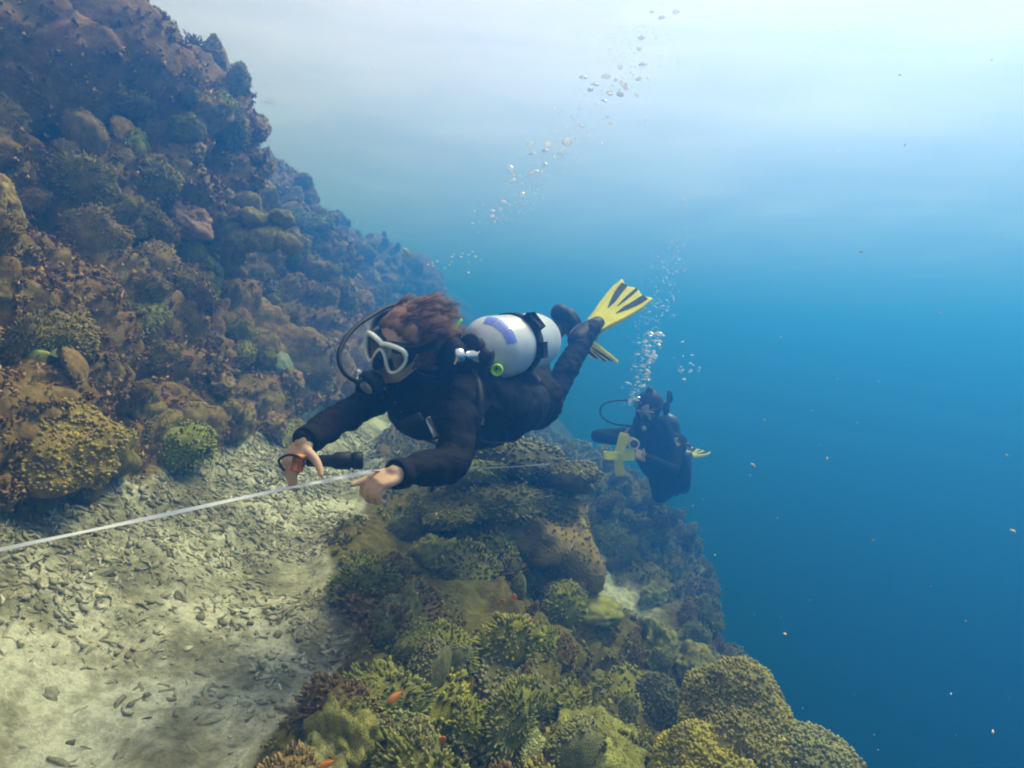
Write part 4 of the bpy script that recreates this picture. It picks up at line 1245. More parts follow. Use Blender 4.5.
# buoyancy vest: bulky black jacket over chest and back with straps
mb = MB()
bu = np.cross(pelvis - neck, lat); bu /= np.linalg.norm(bu); bu = bu if np.dot(bu, UP) > 0 else -bu    # towards the back
ax_t = (pelvis - neck) / np.linalg.norm(pelvis - neck)
for sgn in (-1, 1):
    limb(mb, [neck + lat * sgn * .09 + bu * .05, chest + lat * sgn * .115 + bu * .02, waist + lat * sgn * .10 - bu * .01, (waist + pelvis) / 2 + lat * sgn * .09], [0.065, 0.085, 0.10, 0.085])
    limb(mb, [neck + lat * sgn * .085 + bu * .07, chest + lat * sgn * .13 - bu * .07 - ax_t * .06, chest + lat * sgn * .10 - bu * .12, waist + lat * sgn * .09 - bu * .09], [0.04, 0.05, 0.055, 0.06])
limb(mb, [neck + bu * .08 + ax_t * .03, chest + bu * .10 + ax_t * .06, waist + bu * .09], [0.075, 0.10, 0.10])
vm = fuse('buoyancy_vest', mb, 0.011, 3)
displace(vm, lambda V: 0.010 * fbm(V, 11, 3, 25) + 0.004 * vnoise(V, 40, 28))
vest = under(obj('buoyancy_vest', vm, M_VEST), person)
def vpart(o): o.parent = vest; return o
for k, (p, q) in enumerate([((428, 418, 1.68), (436, 436, 1.66)), ((482, 424, 1.80), (487, 410, 1.82)), ((533, 372, 2.08), (540, 381, 2.1))]):
    a_, b_ = px3(*p), px3(*q)
    d_ = b_ - a_; L_ = np.linalg.norm(d_); d_ /= L_
    vpart(box_oriented('buckle', (a_ + b_) / 2, d_ * L_ / 2, np.cross(d_, BACK) * .006, BACK * .005, M_BUCKLE, None, .002))
for sgn in (-1, 1):
    c_ = [neck + lat * sgn * .085 + bu * .115, chest + lat * sgn * .135 - bu * .03 - ax_t * .105, chest + lat * sgn * .14 - bu * .125 + ax_t * .02, waist + lat * sgn * .12 - bu * .14]
    vpart(ribbon('shoulder_strap', c_, [.018, .022, .020, .018], lat + .2 * bu, .003, M_WEB))
vpart(ribbon('chest_strap', [chest - lat * .12 - bu * .165 + ax_t * .03, chest - bu * .175 + ax_t * .03, chest + lat * .12 - bu * .165 + ax_t * .03], [.016, .016], ax_t, .003, M_WEB))
vpart(rod('clip_line', [px3(437, 470, 1.56), px3(434, 482, 1.56), px3(431, 492, 1.56)], 0.004, M_RUBBER))
vpart(rod('inflator_hose', [px3(462, 345, 1.86), px3(478, 385, 1.74), px3(478, 415, 1.70), px3(470, 438, 1.70)], 0.011, M_RUBBER, None, 12, 50, .12))
vpart(box_oriented('inflator', px3(412, 421, 1.66), camdir(1, .5, 0) * .03, camdir(-.5, 1, 0) * .013, BACK * .014, M_RUBBER, None, .004))
vpart(rod('pull_tab', [px3(453, 330, 1.80), px3(457, 325, 1.80), px3(461, 319, 1.81)], 0.006, M_NEON, None, 8, 8))

# fins on both feet
make_d = an_L - kn_L; make_d /= np.linalg.norm(make_d)
heel_L = px3(593, 327, 3.06)
f1 = make_fin(person, heel_L, px3(643, 286, 3.44) - heel_L, camdir(0.95, -0.28, -0.05), 0.46, 0.075, 0.105, 0.02)
f1.matrix_parent_inverse = Matrix.Translation(-person.location)
heel_R = px3(574, 330, 3.16)
f2 = make_fin(person, heel_R, px3(603, 364, 3.42) - heel_R, camdir(0.30, 0.12, 0.95), 0.36, 0.055, 0.085, 0.03)
f2.matrix_parent_inverse = Matrix.Translation(-person.location)
mb = MB(); limb(mb, [an_R + (kn_R - an_R) * .1, px3(566, 318, 3.12), px3(572, 322, 3.14)], [0.047, 0.056, 0.05]); limb(mb, [px3(566, 318, 3.12), heel_R], [0.05, 0.05])
under(obj('boot', fuse('boot', mb, .008, 3), M_RUBBER), person)

# ---- the cylinder on the back, a thing of its own
t0, t1 = px3(478, 351, 1.83), px3(539, 340, 2.28)
ta = t1 - t0; TL = np.linalg.norm(ta); ta /= TL
tank = empty('scuba_tank', t0)
tag(tank, 'silver white scuba tank with blue mark and black band on the near diver', 'scuba tank')
RT = 0.104
prof = [(0.0, 0.018), (0.006, 0.032), (0.018, 0.056), (0.036, 0.078), (0.058, 0.095), (0.085, RT), (TL - 0.06, RT), (TL - 0.02, RT * .93), (TL + 0.005, RT * .75), (TL + .012, RT * .4)]
tu = UP - ta * np.dot(UP, ta); tu /= np.linalg.norm(tu); tv = np.cross(ta, tu); tv = tv if np.dot(tv, RIGHT) > 0 else -tv
under(lathe('cylinder', prof, t0, ta, M_TANK, None, 48), tank)
for d_, w_ in ((0.245, 0.026),):
    under(lathe('tank_band', [(d_ - w_, RT + .001), (d_ - w_, RT + .006), (d_ + w_, RT + .006), (d_ + w_, RT + .001)], t0, ta, M_VEST, None, 48), tank)
under(box_oriented('band_buckle', t0 + ta * .25 + tu * (RT * .72) + tv * RT * .82, ta * .03, (tv * .6 - tu * .8) * .028, (tu * .6 + tv * .8) * .011, M_VEST), tank)
under(box_oriented('band_buckle', t0 + ta * .25 + tv * (RT + .012) - tu * .02, ta * .022, tu * .026, tv * .008, M_VEST), tank)
# valve and first stage
under(lathe('valve', [(-0.055, .014), (-0.05, .019), (-0.02, .019), (0.0, .022), (0.012, .022)], t0, ta, M_STEEL, None, 18), tank)
vk = t0 - ta * .035
under(lathe('valve_knob', [(0, .010), (.03, .010), (.032, .024), (.06, .026), (.066, .020)], vk, (tv * .9 - tu * .3 + UP * 0), M_RUBBER, None, 16), tank)
under(lathe('first_stage', [(-.045, .016), (-.04, .026), (-.008, .027), (0, .021), (.022, .021), (.03, .029), (.052, .029), (.058, .02)], vk - ta * .02 - tu * .012, (-tv * .8 - ta * .2 + BACK * .6), M_STEEL, None, 20), tank)
under(lathe('yoke', [(-.02, .030), (-.016, .036), (.016, .036), (.02, .030)], vk + tu * .018, (-ta + tu * .3), M_RUBBER, None, 18), tank)
# blue mark: an arc of three cells wrapped on the shoulder of the cylinder
for k, (a0, a1) in enumerate(((88, 66), (64, 40), (38, 10))):
    V, F = [], []
    na, nd = 9, 6
    for i in range(na):
        for j in range(nd):
            th_ = R(a0 + (a1 - a0) * i / (na - 1)); dd = 0.040 + 0.034 * j / (nd - 1)
            q = np.interp(dd, [p[0] for p in prof], [p[1] for p in prof]) + 0.0018
            V.append(t0 + ta * (dd - .001) + q * (tu * math.sin(th_) + tv * math.cos(th_)))
    for i in range(na - 1):
        for j in range(nd - 1):
            F.append((i * nd + j, (i + 1) * nd + j, (i + 1) * nd + j + 1, i * nd + j + 1))
    under(obj('blue_mark', MB().add(np.array(V), F).mesh('blue_mark'), M_BLUE), tank)

# ---- regulator with hoses
reg = empty('regulator', px3(371, 377, 1.60))
tag(reg, 'black breathing regulator with looping hose in the near diver\'s mouth', 'regulator')
rc = HC + hf * .135 - hu * .088
under(lathe('second_stage', [(-.03, .014), (-.022, .034), (0.0, .040), (.014, .038), (.020, .026)], rc, hf * .9 - hu * .3, M_RUBBER, None, 26), reg)
under(lathe('purge_button', [(.019, .022), (.026, .020), (.027, .010)], rc, hf * .9 - hu * .3, M_BUCKLE, None, 20), reg)
under(box_oriented('exhaust_tee', rc - hu * .030 + hf * -.004, hr * .042, hu * .012, hf * .016, M_RUBBER), reg)
under(lathe('adjuster', [(0, .009), (.02, .009), (.022, .006)], rc - hr * .036 + hu * .012, -hr, M_STEEL, None, 12), reg)
under(lathe('swivel', [(0, .009), (.018, .009), (.02, .006)], rc - hr * .034 - hu * .012, -hr + hf * .2, M_STEEL, None, 12), reg)
under(rod('hose', [rc - hr * .03, px3(356, 381, 1.58), px3(343, 371, 1.56), px3(339, 354, 1.57), px3(349, 334, 1.62), px3(368, 318, 1.70), px3(398, 305, 1.86), px3(440, 316, 1.98), vk - ta * .03], 0.0065, M_RUBBER, None, 10, 60), reg)
octo = empty('spare_regulator', px3(497, 370, 1.84))
tag(octo, 'neon green rimmed spare regulator mouthpiece hanging below the tank', 'regulator')
oc = px3(497, 370, 1.80)
od = camdir(-0.05, -0.1, 1)
V_ = []
under(lathe('mouthpiece', [(-.02, .012), (-.012, .0185), (.008, .0185), (.010, .015), (.004, .0115), (-.01, .010)], oc, od, M_NEON, None, 24), octo)
under(rod('hose', [oc - od * .01, px3(490, 362, 1.88), px3(482, 352, 1.88), vk], 0.006, M_RUBBER, None, 8, 20), octo)
sn = empty('snorkel_keeper_hose', px3(445, 335, 1.80))
tag(sn, 'short pale yellow hose beside the near diver\'s neck', 'hose')
under(rod('yellow_sleeve', [px3(437, 318, 1.83), px3(443, 326, 1.80), px3(450, 338, 1.79)], 0.009, M_PALEYEL, None, 10, 10), sn)
under(rod('lower_hose', [px3(450, 338, 1.79), px3(458, 352, 1.80), px3(466, 372, 1.82)], 0.007, M_RUBBER, None, 10, 10), sn)
under(rod('upper_hose', [px3(437, 318, 1.83), px3(432, 308, 1.90), px3(450, 318, 1.97), vk], 0.007, M_RUBBER, None, 10, 14), sn)

# ---- things in the leading hand
clip = empty('orange_clip', px3(299, 464, 1.43))
tag(clip, 'small orange clip with black cord on the leading hand', 'clip')
under(box_oriented('clip_body', px3(298, 463, 1.425), camdir(.25, 1, 0) * .017, camdir(1, -.25, .2) * .010, BACK * .008, M_ORANGE, None, .004), clip)
rr_ = [px3(281, 466, 1.435), px3(279, 460, 1.43), px3(288, 455, 1.415), px3(299, 457, 1.415), px3(304, 464, 1.44), px3(297, 472, 1.47), px3(284, 470, 1.47), px3(281, 466, 1.435)]
under(rod('cord', rr_, 0.0032, M_RUBBER, None, 8, 40), clip)
tool = empty('dive_torch', px3(325, 458, 1.5))
tag(tool, 'small black torch hanging from the leading wrist', 'torch')
tx = camdir(1, -.02, -.25)
under(lathe('torch_body', [(0, .010), (.004, .014), (.06, .015), (.07, .021), (.105, .023), (.108, .018)], px3(306, 461, 1.475), tx, M_RUBBER, None, 18), tool)
under(lathe('torch_head', [(.108, .019), (.118, .023), (.135, .022), (.137, .016)], px3(306, 461, 1.475), tx, M_RUBBER, None, 18), tool)

# ------------------------------------------------------------------ measuring tape, twisting
A_, B_, C_ = px3(372, 471, 1.365), px3(283, 489, 1.445), px3(602, 457, 4.60)
L0 = B_ + (px3(-20, 552, 1.36) - B_) * 1.9
npt = 150
tt = np.linspace(0, 1, npt)
def tape_part(p, q, tw0, tw1, hw, sag):
    path = p[None] * (1 - tt[:, None]) + q[None] * tt[:, None]
    path[:, 2] -= sag * 4 * tt * (1 - tt)
    d_ = q - p; d_ /= np.linalg.norm(d_)
    u_ = np.cross(d_, BACK); u_ /= np.linalg.norm(u_); w_ = np.cross(d_, u_)
    an = tw0 + (tw1 - tw0) * tt + 0.25 * np.sin(tt * 23)
    W = np.cos(an)[:, None] * u_ + np.sin(an)[:, None] * w_
    Nn = np.cross(d_, W) * .0004
    V = np.concatenate([path + W * hw + Nn, path - W * hw + Nn, path - W * hw - Nn, path + W * hw - Nn]); n = npt
    F = [(a * n + i, b * n + i, b * n + i + 1, a * n + i + 1) for i in range(n - 1) for a, b in ((0, 1), (1, 2), (2, 3), (3, 0))]
    return V, F
mb = MB()
for p, q, a0, a1, sg in ((A_, B_, 0.5, 0.9, .001), (B_, L0, 0.55, 1.15, .004), (A_, C_, 0.9, 0.3, .02)):
    V, F = tape_part(p, q, a0, a1, 0.0048, sg); mb.add(V, F)
tag(obj('measuring_tape', mb.mesh('measuring_tape', False), M_TAPE), 'thin white measuring tape stretched between the two divers and beyond', 'tape')

# ------------------------------------------------------------------ the far diver
D2 = 4.75
HC2 = px3(649, 409, D2 - .12)
f2_, u2_, r2_ = orth(camdir(-0.42, -0.42, 0.80), camdir(-0.06, 0.9, 0.35)); r2_ = -r2_ if np.dot(r2_, RIGHT) < 0 else r2_
p2 = empty('person', px3(660, 450, D2))
tag(p2, 'second diver in black, dim in the blue, holding a yellow reel', 'person')
nk, ch, wa, pe = px3(652, 426, D2), px3(656, 444, D2 + .06), px3(664, 464, D2 + .22), px3(670, 478, D2 + .40)
sR, eR, wR = px3(632, 436, D2), px3(597, 436, D2 - .02), px3(620, 441, D2 - .22)
sL, eL, wL = px3(678, 442, D2 + .05), px3(672, 470, D2 - .15), px3(646, 458, D2 - .26)
lat2 = sL - sR; lat2 /= np.linalg.norm(lat2)
hL, kL, aL = px3(677, 478, D2 + .42), px3(683, 486, D2 + .80), px3(687, 462, D2 + 1.02)
hR, kR, aR = px3(662, 480, D2 + .42), px3(660, 496, D2 + .78), px3(674, 490, D2 + 1.14)
J2 = {'chains': [
    [(nk + (HC2 - nk) * .5, .062), (nk, .068), (ch, .11)],
    [(ch - lat2 * .09, .115), (wa - lat2 * .04, .12), (pe - lat2 * .04, .125)],
    [(ch + lat2 * .09, .115), (wa + lat2 * .04, .12), (pe + lat2 * .04, .125)],
    [(ch - lat2 * .1, .09), (sR, .075), ((sR + eR) / 2, .062), (eR, .054), ((eR + wR) / 2, .047), (wR, .036)],
    [(ch + lat2 * .1, .09), (sL, .075), ((sL + eL) / 2, .062), (eL, .054), ((eL + wL) / 2, .047), (wL, .036)],
    [(pe + lat2 * .06, .12), (hL, .115), ((hL + kL) / 2, .093), (kL, .068), ((kL + aL) / 2, .060), (aL, .044)],
    [(pe - lat2 * .06, .12), (hR, .115), ((hR + kR) / 2, .093), (kR, .068), ((kR + aR) / 2, .060), (aR, .044)]],
    'ell': [(HC2 + u2_ * .01, [f2_ * .098, u2_ * .118, r2_ * .08]), (HC2 - u2_ * .055 + f2_ * .03, [f2_ * .06, u2_ * .06, r2_ * .055])]}
me_ = body_mesh(J2, .014)
me_.materials.append(M_SUIT); me_.materials.append(M_SKIN)
assign_skin(me_, [lambda C: (np.linalg.norm(C - HC2, axis=1) < .14) & ((C - HC2) @ f2_ > 0.03)])
under(obj('body', me_), p2)
for w_, k_, th_ in ((wR, px3(629, 441, D2 - .27), camdir(.2, .9, .3)), (wL, px3(636, 453, D2 - .30), camdir(.2, .9, .3))):
    mb = MB(); hand_into(mb, w_, k_, camdir(-.2, .5, .8), .1, (40, 42, 45, 48), th_, 1.0, 1)
    under(obj('hand', fuse('hand', mb, .004, 2), M_SKIN), p2)
mb = MB(); W_ = ICO[3][0] * (1 + .06 * fbm(ICO[3][0], 3, 3, 9))[:, None]
mb.add(HC2 + u2_ * .03 - f2_ * .018 + W_ @ np.array([f2_ * .105, u2_ * .125, r2_ * .095]), ICO[3][1])
limb(mb, [HC2 + u2_ * .10, HC2 + u2_ * .15 - f2_ * .02], [.05, .03])
M_DHAIR = simple_mat('dark hair', (0.03, 0.02, 0.016), 0.6, 0, .3, .4, 20)
under(obj('hair', mb.mesh('hair'), M_DHAIR), p2)
mk = make_mask(p2, HC2 + f2_ * .116 - u2_ * .002, f2_, u2_, r2_, .15, .075, M_RUBBER); mk.matrix_parent_inverse = Matrix.Translation(-p2.location)
ribbon('brow_bar', [HC2 + f2_ * .112 + u2_ * .036 - r2_ * .066, HC2 + f2_ * .128 + u2_ * .040, HC2 + f2_ * .112 + u2_ * .036 + r2_ * .066], [.006, .009, .006], u2_, .004, M_BUCKLE, mk, 12)
make_strap(mk, HC2 + u2_ * .02, f2_, u2_, r2_, (.125, .104))
mb = MB()
bu2 = np.cross(pe - nk, lat2); bu2 /= np.linalg.norm(bu2); bu2 = bu2 if np.dot(bu2, BACK) < 0 else -bu2
for s_ in (-1, 1):
    limb(mb, [nk + lat2 * s_ * .09 + bu2 * .04, ch + lat2 * s_ * .13 - bu2 * .03, wa + lat2 * s_ * .12 - bu2 * .02, pe + lat2 * s_ * .10], [.06, .085, .095, .08])
limb(mb, [nk + bu2 * .09, ch + bu2 * .12, wa + bu2 * .1], [.08, .1, .1])
v2 = under(obj('buoyancy_vest', fuse('buoyancy_vest', mb, .016, 3), M_VEST), p2)
for (p_, q_, m_) in (((676, 439, D2 - .12), (679, 445, D2 - .12), M_PALEYEL), ((687, 444, D2 - .05), (690, 450, D2 - .05), M_BUCKLE)):
    a_, b_ = px3(*p_), px3(*q_); d_ = b_ - a_; L_ = np.linalg.norm(d_); d_ /= L_
    o = box_oriented('buckle', (a_ + b_) / 2, d_ * L_ / 2, np.cross(d_, BACK) * .012, BACK * .01, m_, None, .003); o.parent = v2
fa = make_fin(p2, aL + (aL - kL) * .25, px3(704, 456, D2 + 1.5) - aL, camdir(.9, -.2, .3), .42, .055, .10, .02); fa.matrix_parent_inverse = Matrix.Translation(-p2.location)
fb = make_fin(p2, aR + (aR - kR) * .2, px3(678, 482, D2 + 1.7) - aR, camdir(.6, .6, .5), .42, .055, .10, .02); fb.matrix_parent_inverse = Matrix.Translation(-p2.location)
# its cylinder and regulator
tk = empty('scuba_tank', px3(668, 440, D2 + .2))
tag(tk, 'dark scuba tank standing up behind the far diver\'s shoulder', 'scuba tank')
k0, k1 = px3(666, 414, D2 + .20), px3(680, 478, D2 + .42); ka = (k1 - k0) / np.linalg.norm(k1 - k0)
M_DTANK = simple_mat('dark blue grey steel', (0.05, 0.06, 0.08), .4, 0, .4, .2, 8)
under(lathe('cylinder', [(0, .02), (.02, .05), (.06, .085), (.1, .09), (.55, .09), (.58, .07)], k0, ka, M_DTANK, None, 28), tk)
under(lathe('valve', [(-.11, .014), (-.10, .022), (-.03, .022), (0, .02)], k0, ka, M_RUBBER, None, 16), tk)
under(rod('inflator_hose', [k0 - ka * .08, px3(671, 400, D2 + .05), px3(669, 392, D2 + .02), px3(668, 412, D2 - .05)], .014, M_RUBBER, None, 8, 24), tk)
rg = empty('regulator', px3(631, 425, D2 - .2))
tag(rg, 'regulator with wide looping hose at the far diver\'s mouth', 'regulator')
rc2 = HC2 + f2_ * .135 - u2_ * .085
under(lathe('second_stage', [(-.03, .014), (-.02, .034), (0, .04), (.014, .038), (.02, .026)], rc2, f2_, M_RUBBER, None, 22), rg)
under(lathe('purge_button', [(.019, .024), (.028, .022), (.029, .010)], rc2, f2_, M_STEEL, None, 18), rg)
under(rod('hose', [rc2 - r2_ * .03, px3(615, 424, D2 - .15), px3(601, 415, D2 - .1), px3(604, 404, D2 - .05), px3(622, 400, D2 + .02), px3(645, 402, D2 + .2), k0 - ka * .06], .0075, M_RUBBER, None, 8, 50), rg)
# gauge held beside the reel
ga = empty('dive_gauge', px3(634, 443, D2 - .33))
tag(ga, 'round dive gauge with pale rim and dark violet face beside the reel', 'gauge')
under(lathe('rim', [(-.02, .03), (-.014, .04), (.008, .04), (.012, .034), (.006, .030)], px3(634, 444, D2 - .34), camdir(-.1, .1, 1), M_PALEYEL, None, 24), ga)
under(lathe('dial', [(0, .030), (.007, .030)], px3(634, 444, D2 - .34), camdir(-.1, .1, 1), simple_mat('violet dial', (.08, .07, .3), .3), None, 24), ga)

# ---- yellow cross-shaped tape reel
reel = empty('tape_reel', px3(618, 456, D2 - .36))
tag(reel, 'yellow cross shaped tape reel held out by the far diver', 'reel')
rc3 = px3(618, 456, D2 - .36); rz = camdir(-.25, .12, 1)
def arm(px_, py_, w0, w1, dz=0.0, nm='arm'):
    e = px3(px_, py_, D2 - .36 + dz); d_ = e - rc3; L_ = np.linalg.norm(d_); d_ /= L_; s_ = np.cross(rz, d_); s_ /= np.linalg.norm(s_); n_ = np.cross(d_, s_)
    th_ = .011
    V, F = [], []
    for t_, w_ in ((0.0, w0 * 1.1), (.35, w0), (.9, w1), (1.0, w1 * .75)):
        for a_, b_ in ((1, 1), (-1, 1), (-1, -1), (1, -1)): V.append(rc3 + d_ * L_ * t_ + s_ * w_ * a_ + n_ * th_ * b_ * (1 if t_ < .95 else .6))
    for i in range(3):
        for a_ in range(4): F.append((i * 4 + a_, i * 4 + (a_ + 1) % 4, i * 4 + 4 + (a_ + 1) % 4, i * 4 + 4 + a_))
    F += [(0, 1, 2, 3)[::-1], (12, 13, 14, 15)]
    return under(obj(nm, MB().add(np.array(V), F).mesh(nm, False), M_YELLOW), reel)
arm(625, 433, .032, .038); arm(604, 455, .030, .030, -.18); arm(634, 454, .040, .046, .05); arm(620, 476, .030, .034)
under(lathe('hub', [(-.016, .03), (-.012, .036), (.014, .036), (.018, .03)], rc3, rz, M_YELLOW, None, 20), reel)

# ================================================================== bubbles
def bubble_mat():
    m, t, b = new_mat('air bubble'); N, L = t.nodes, t.links
    N.remove(b); out = [n for n in N if n.type == 'OUTPUT_MATERIAL'][0]
    tr = N.new('ShaderNodeBsdfTransparent'); tr.inputs[0].default_value = (0.95, 0.97, 1, 1)
    gl = N.new('ShaderNodeBsdfGlossy'); gl.inputs['Roughness'].default_value = 0.12
    tl = N.new('ShaderNodeBsdfTranslucent'); tl.inputs[0].default_value = (0.95, 0.95, 0.95, 1)
    df = N.new('ShaderNodeBsdfDiffuse'); df.inputs[0].default_value = (0.9, 0.92, 0.95, 1)
    a1 = N.new('ShaderNodeMixShader'); a1.inputs[0].default_value = 0.25; L.new(tl.outputs[0], a1.inputs[1]); L.new(df.outputs[0], a1.inputs[2])
    a2 = N.new('ShaderNodeMixShader'); a2.inputs[0].default_value = 0.3; L.new(a1.outputs[0], a2.inputs[1]); L.new(gl.outputs[0], a2.inputs[2])
    lw = N.new('ShaderNodeLayerWeight'); lw.inputs['Blend'].default_value = 0.35
    mr = N.new('ShaderNodeMapRange'); mr.inputs['To Min'].default_value = 0.6; mr.inputs['To Max'].default_value = 0.98
    L.new(lw.outputs['Facing'], mr.inputs['Value'])
    mx = N.new('ShaderNodeMixShader'); L.new(mr.outputs[0], mx.inputs[0]); L.new(tr.outputs[0], mx.inputs[1]); L.new(a2.outputs[0], mx.inputs[2])
    L.new(mx.outputs[0], out.inputs['Surface'])
    return m
M_BUB = bubble_mat()
def bubble_mesh(seed):
    V, F = ICO[3]
    W = V * np.array([1.0, 0.85, 0.5]) * (1 + 0.12 * vnoise(V, 1.6, seed))[:, None]
    W[:, 2] = np.where(W[:, 2] < 0, W[:, 2] * 0.45, W[:, 2])
    me = MB().add(W, F).mesh('air_bubble'); me.materials.append(M_BUB); return me
BUBS = [bubble_mesh(k) for k in range(5)]
r = np.random.default_rng(77)
def bubble(px, py, dep, size_px, label, grp):
    o = bpy.data.objects.new('air_bubble', BUBS[int(r.integers(5))]); COL.objects.link(o)
    q = size_px / 2 / FPX * dep
    o.matrix_world = Matrix.Translation(pix(px, py, dep)) @ Euler((r.normal(0, .25), r.normal(0, .25), r.uniform(0, 6))).to_matrix().to_4x4() @ Matrix.Diagonal((q, q, q, 1))
    tag(o, label, 'bubble', grp)
LB1 = ('large silvery air bubble in the stream trailing up behind the near diver', 'small air bubble in the stream trailing up behind the near diver')
LB2 = ('silvery air bubble in the column rising above the far diver\'s head', 'air bubble in the thin stream right of the far diver\'s main column')
big1 = [(511, 169, 10), (530, 144, 8), (548, 144, 8), (567, 142, 9), (532, 154, 6), (545, 151, 7), (554, 157, 5), (561, 154, 6), (545, 164, 5), (530, 174, 6), (536, 172, 7), (513, 180, 6), (522, 194, 7),
        (504, 202, 6), (500, 209, 5), (493, 211, 5), (492, 216, 5), (583, 78, 11), (606, 77, 9), (595, 85, 8), (623, 84, 7), (620, 94, 6), (609, 94, 7), (604, 101, 6), (636, 95, 6), (639, 79, 6), (648, 79, 5),
        (643, 65, 9), (620, 67, 6), (639, 49, 5), (642, 38, 6), (662, 18, 7), (676, 12, 7), (652, 12, 5), (611, 124, 5), (646, 120, 4), (581, 126, 6), (576, 138, 4), (602, 144, 4), (626, 88, 6), (616, 80, 6), (590, 90, 6)]
def dep1(py): return 2.05 + (216 - py) * 0.0032
for px, py, s_ in big1: bubble(px, py, dep1(py), s_ * r.uniform(.9, 1.3), LB1[0], 'bubbles behind the near diver')
for k in range(85):
    t = r.random(); py = 225 - 190 * t; px = 495 + 150 * t ** 0.9 + r.normal(0, 14 + 10 * t)
    bubble(px, py, dep1(py) + r.normal(0, .06), r.uniform(1.5, 3.2), LB1[1], 'bubbles behind the near diver')
for k in range(16):
    bubble(r.uniform(425, 480), 263 + r.normal(0, 7), 2.3 + r.normal(0, .08), r.uniform(1.5, 3.0), 'tiny air bubble drifting above the near diver\'s hair', 'bubbles above the near diver\'s hair')
for k in range(75):
    t = r.random() ** 0.8; py = 410 - 75 * t; px = 630 + 26 * t + r.normal(0, 3 + 5 * t)
    bubble(px, py, 4.55 + r.normal(0, .08), r.uniform(2.2, 6.0), LB2[0], 'bubbles above the far diver')
for px, py, s_ in ((651, 334, 9), (659, 334, 9), (647, 352, 7), (655, 356, 7), (643, 366, 7), (648, 372, 7)): bubble(px, py, 4.5, s_, LB2[0], 'bubbles above the far diver')
for k in range(16):
    bubble(686 + r.normal(0, 5), 366 + r.normal(0, 9), 4.8, r.uniform(2, 5), LB2[1], 'bubbles right of the far diver')
for k in range(34):
    t = r.random(); bubble(660 + 25 * t + r.normal(0, 9), 325 - 130 * t, 4.8 + r.normal(0, .2), r.uniform(1.5, 3.0), 'tiny air bubble high in the far diver\'s fading column', 'bubbles high above the far diver')

# mist of the finest bubbles in both streams, past counting
mist = MB(); V0, F0 = ICO[1]
for k in range(900):
    t = r.random()
    if k < 520:
        px, py, dd = 632 + 58 * t ** 1.2 + r.normal(0, 4 + 9 * t), 405 - 215 * t, 4.7 + r.normal(0, .12)
    else:
        py = 225 - 200 * t; px, dd = 495 + 155 * t ** .9 + r.normal(0, 10 + 12 * t), dep1(py) + r.normal(0, .08)
    q = r.uniform(.35, .95) / FPX * dd
    mist.add(px3(px, py, dd) + V0 * q * np.array([1, 1, .7]), F0)
tag(obj('bubble_mist', mist.mesh('bubble_mist'), M_BUB), 'mist of very fine bubbles in both rising streams', 'bubbles', kind='stuff')

# ================================================================== fish
def fish_meshes():
    n = 12; sides = 10
    xs = np.linspace(-0.5, 0.42, n)
    h = 0.19 * np.sin(np.clip((xs + .5) / .92, 0, 1) ** 0.75 * np.pi) ** 0.8 + 0.022
    V, F = [], []
    a = np.linspace(0, 2 * np.pi, sides, endpoint=False)
    for x, q in zip(xs, h):
        for t in a: V.append((x, 0.42 * q * math.cos(t), q * math.sin(t)))
    for i in range(n - 1):
        for j in range(sides):
            k = (j + 1) % sides; F.append((i * sides + j, i * sides + k, (i + 1) * sides + k, (i + 1) * sides + j))
    F += [tuple(range(sides))[::-1], tuple(range((n - 1) * sides, n * sides))]
    body = MB().add(np.array(V), F).mesh('body')
    def sheet(pts, nm, th=.006):
        m = len(pts); V = [(x, th, z) for x, z in pts] + [(x, -th, z) for x, z in pts]
        F = [tuple(range(m)), tuple(range(m, 2 * m))[::-1]] + [(i, i + m, (i + 1) % m + m, (i + 1) % m) for i in range(m)]
        return MB().add(np.array(V), F).mesh(nm, False)
    tail = sheet([(0.38, 0.03), (0.52, 0.13), (0.64, 0.19), (0.56, 0.0), (0.64, -0.19), (0.52, -0.13), (0.38, -0.03)], 'tail_fin')
    dors = sheet([(-0.2, 0.16), (-0.12, 0.25), (0.12, 0.24), (0.3, 0.15), (0.32, 0.05), (0, 0.1)], 'dorsal_fin')
    anal = sheet([(0.05, -0.12), (0.12, -0.22), (0.26, -0.17), (0.32, -0.05), (0.1, -.06)], 'anal_fin')
    eye = MB(); ellipsoid(eye, (-0.36, 0, 0.035), [(0.028, 0, 0), (0, 0.062, 0), (0, 0, 0.028)], 2); eye = eye.mesh('eye')
    return body, tail, dors, anal, eye
FB, FT, FD, FA, FE = fish_meshes()
M_FO = simple_mat('orange fish', (0.80, 0.26, 0.04), .45, 0, .4, .15, 4)
M_FD = simple_mat('dark fish', (0.03, 0.035, 0.045), .5, 0, .3, .2, 4)
M_FG = simple_mat('green yellow fish', (0.45, 0.55, 0.14), .45, 0, .4, .25, 3, tone2=[0.75, 0.72, 0.18])
M_FBL = simple_mat('blue fish', (0.05, 0.12, 0.5), .45, 0, .4, .2, 4)
M_EYE = simple_mat('fish eye', (0.01, 0.01, 0.01), .2)
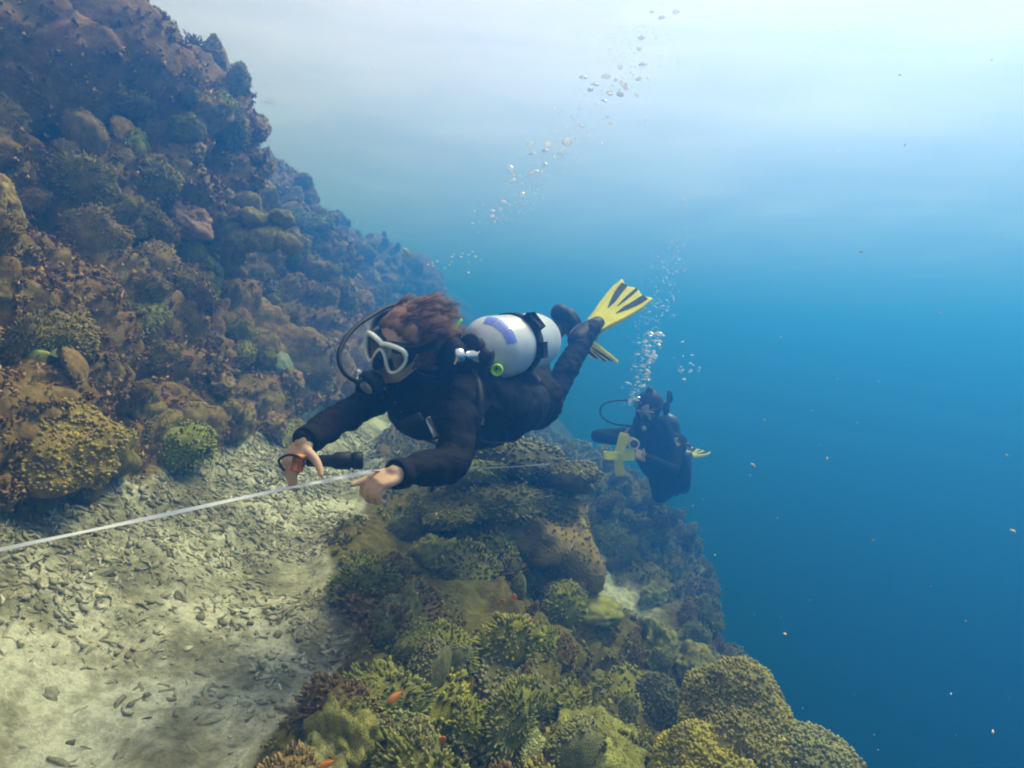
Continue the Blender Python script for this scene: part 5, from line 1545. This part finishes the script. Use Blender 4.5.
def fish(px, py, dep, len_px, ang, yaw, mat, label, tailmat=None, grp=None):
    root = empty('fish', pix(px, py, dep)); q = len_px / 1.1 / FPX * dep
    rot = CAM_M.to_3x3().to_4x4() @ Matrix.Rotation(R(ang), 4, 'Z') @ Matrix.Rotation(R(yaw), 4, 'Y') @ Matrix.Rotation(R(-90), 4, 'X')
    root.matrix_world = Matrix.Translation(pix(px, py, dep)) @ rot @ Matrix.Diagonal((q, q, q, 1))
    for nm, me, m in (('body', FB, mat), ('tail_fin', FT, tailmat or mat), ('dorsal_fin', FD, mat), ('anal_fin', FA, mat), ('eye', FE, M_EYE)):
        me2 = me.copy(); me2.materials.clear(); me2.materials.append(m)
        o = bpy.data.objects.new(nm, me2); COL.objects.link(o); o.parent = root
    tag(root, label, 'fish', grp)
def near_reef(px, py, gap):
    c = cast(px, py); return (c[2] if c else 2.0) - gap
fish(395, 697, near_reef(395, 697, .22), 19, 35, 20, M_FO, 'tiny orange fish above the yellow green finger coral')
fish(441, 741, near_reef(441, 741, .22), 18, 230, 20, M_FO, 'tiny orange fish diving beside the small pale table coral')
fish(502, 602, near_reef(502, 602, .18), 13, 250, 40, M_FO, 'dull orange fish hanging over the rim, one of a close pair', None, 'pair of orange fish over the rim')
fish(514, 597, near_reef(514, 597, .18), 14, 280, 40, M_FO, 'dull orange fish hanging over the rim, one of a close pair', None, 'pair of orange fish over the rim')
fish(530, 622, near_reef(530, 622, .18), 20, 275, 50, M_FO, 'larger dull orange fish just below the close pair')
fish(327, 764, near_reef(327, 764, .3), 18, 20, 10, M_FO, 'bright orange fish beside the lumpy grey boulder coral')
fish(38, 355, near_reef(38, 355, .12), 30, 8, 15, M_FG, 'green and yellow fish with blue head close to the reef wall', M_FG)
fish(271, 100, 7.5, 10, -35, 30, M_FD, 'dark fish above the far wall, lower of the two')
fish(235, 73, 8.0, 9, -20, 40, M_FD, 'dark fish above the far wall, upper of the two')
fish(407, 253, 4.5, 14, -50, 35, M_PALEYEL, 'pale yellow fish off the wall above the diver\'s head')

# ================================================================== drifting specks in the water
r = np.random.default_rng(91); mb = MB(); V1, F1_ = ICO[1]
spots = [(861, 252, 5, .9), (863, 276, 3, .9), (941, 313, 4, .9), (1007, 456, 6, .7), (1013, 531, 8, .7), (873, 540, 5, .9), (785, 634, 7, .9), (827, 459, 6, 1.0), (753, 465, 8, 1.0), (765, 420, 5, 1.2), (781, 337, 3, 1), (715, 555, 3, 1.2), (993, 732, 6, .8), (951, 694, 4, .8),
         (966, 621, 3, .9), (648, 638, 4, 1.5), (693, 506, 3, 1.8), (436, 515, 5, 1.3), (905, 145, 4, 1), (900, 75, 4, 1)]
for k in range(240): spots.append((r.uniform(0, 1024), r.uniform(0, 768), r.uniform(1.0, 2.4), r.uniform(0.8, 3.2)))
for px, py, s_, d_ in spots:
    c = cast(px, py)
    if c and c[2] < d_ + .1: d_ = max(.5, c[2] * r.uniform(.45, .8))
    q = s_ * 0.27 / FPX * d_
    ax = r.normal(0, 1, (3, 3)); ax, _ = np.linalg.qr(ax); ax = ax * np.array([[q * r.uniform(1, 1.8)], [q * .7], [q * .6]])
    mb.add(px3(px, py, d_) + (V1 * (1 + .35 * vnoise(V1, 1.5, int(r.integers(999))))[:, None]) @ ax, F1_, r.random())
M_SNOW = coral_mat('drifting specks', (0.75, 0.55, 0.38), (0.85, 0.85, 0.85))
tag(obj('marine_snow', mb.mesh('marine_snow'), M_SNOW), 'pale specks drifting in the water', 'specks', kind='stuff')
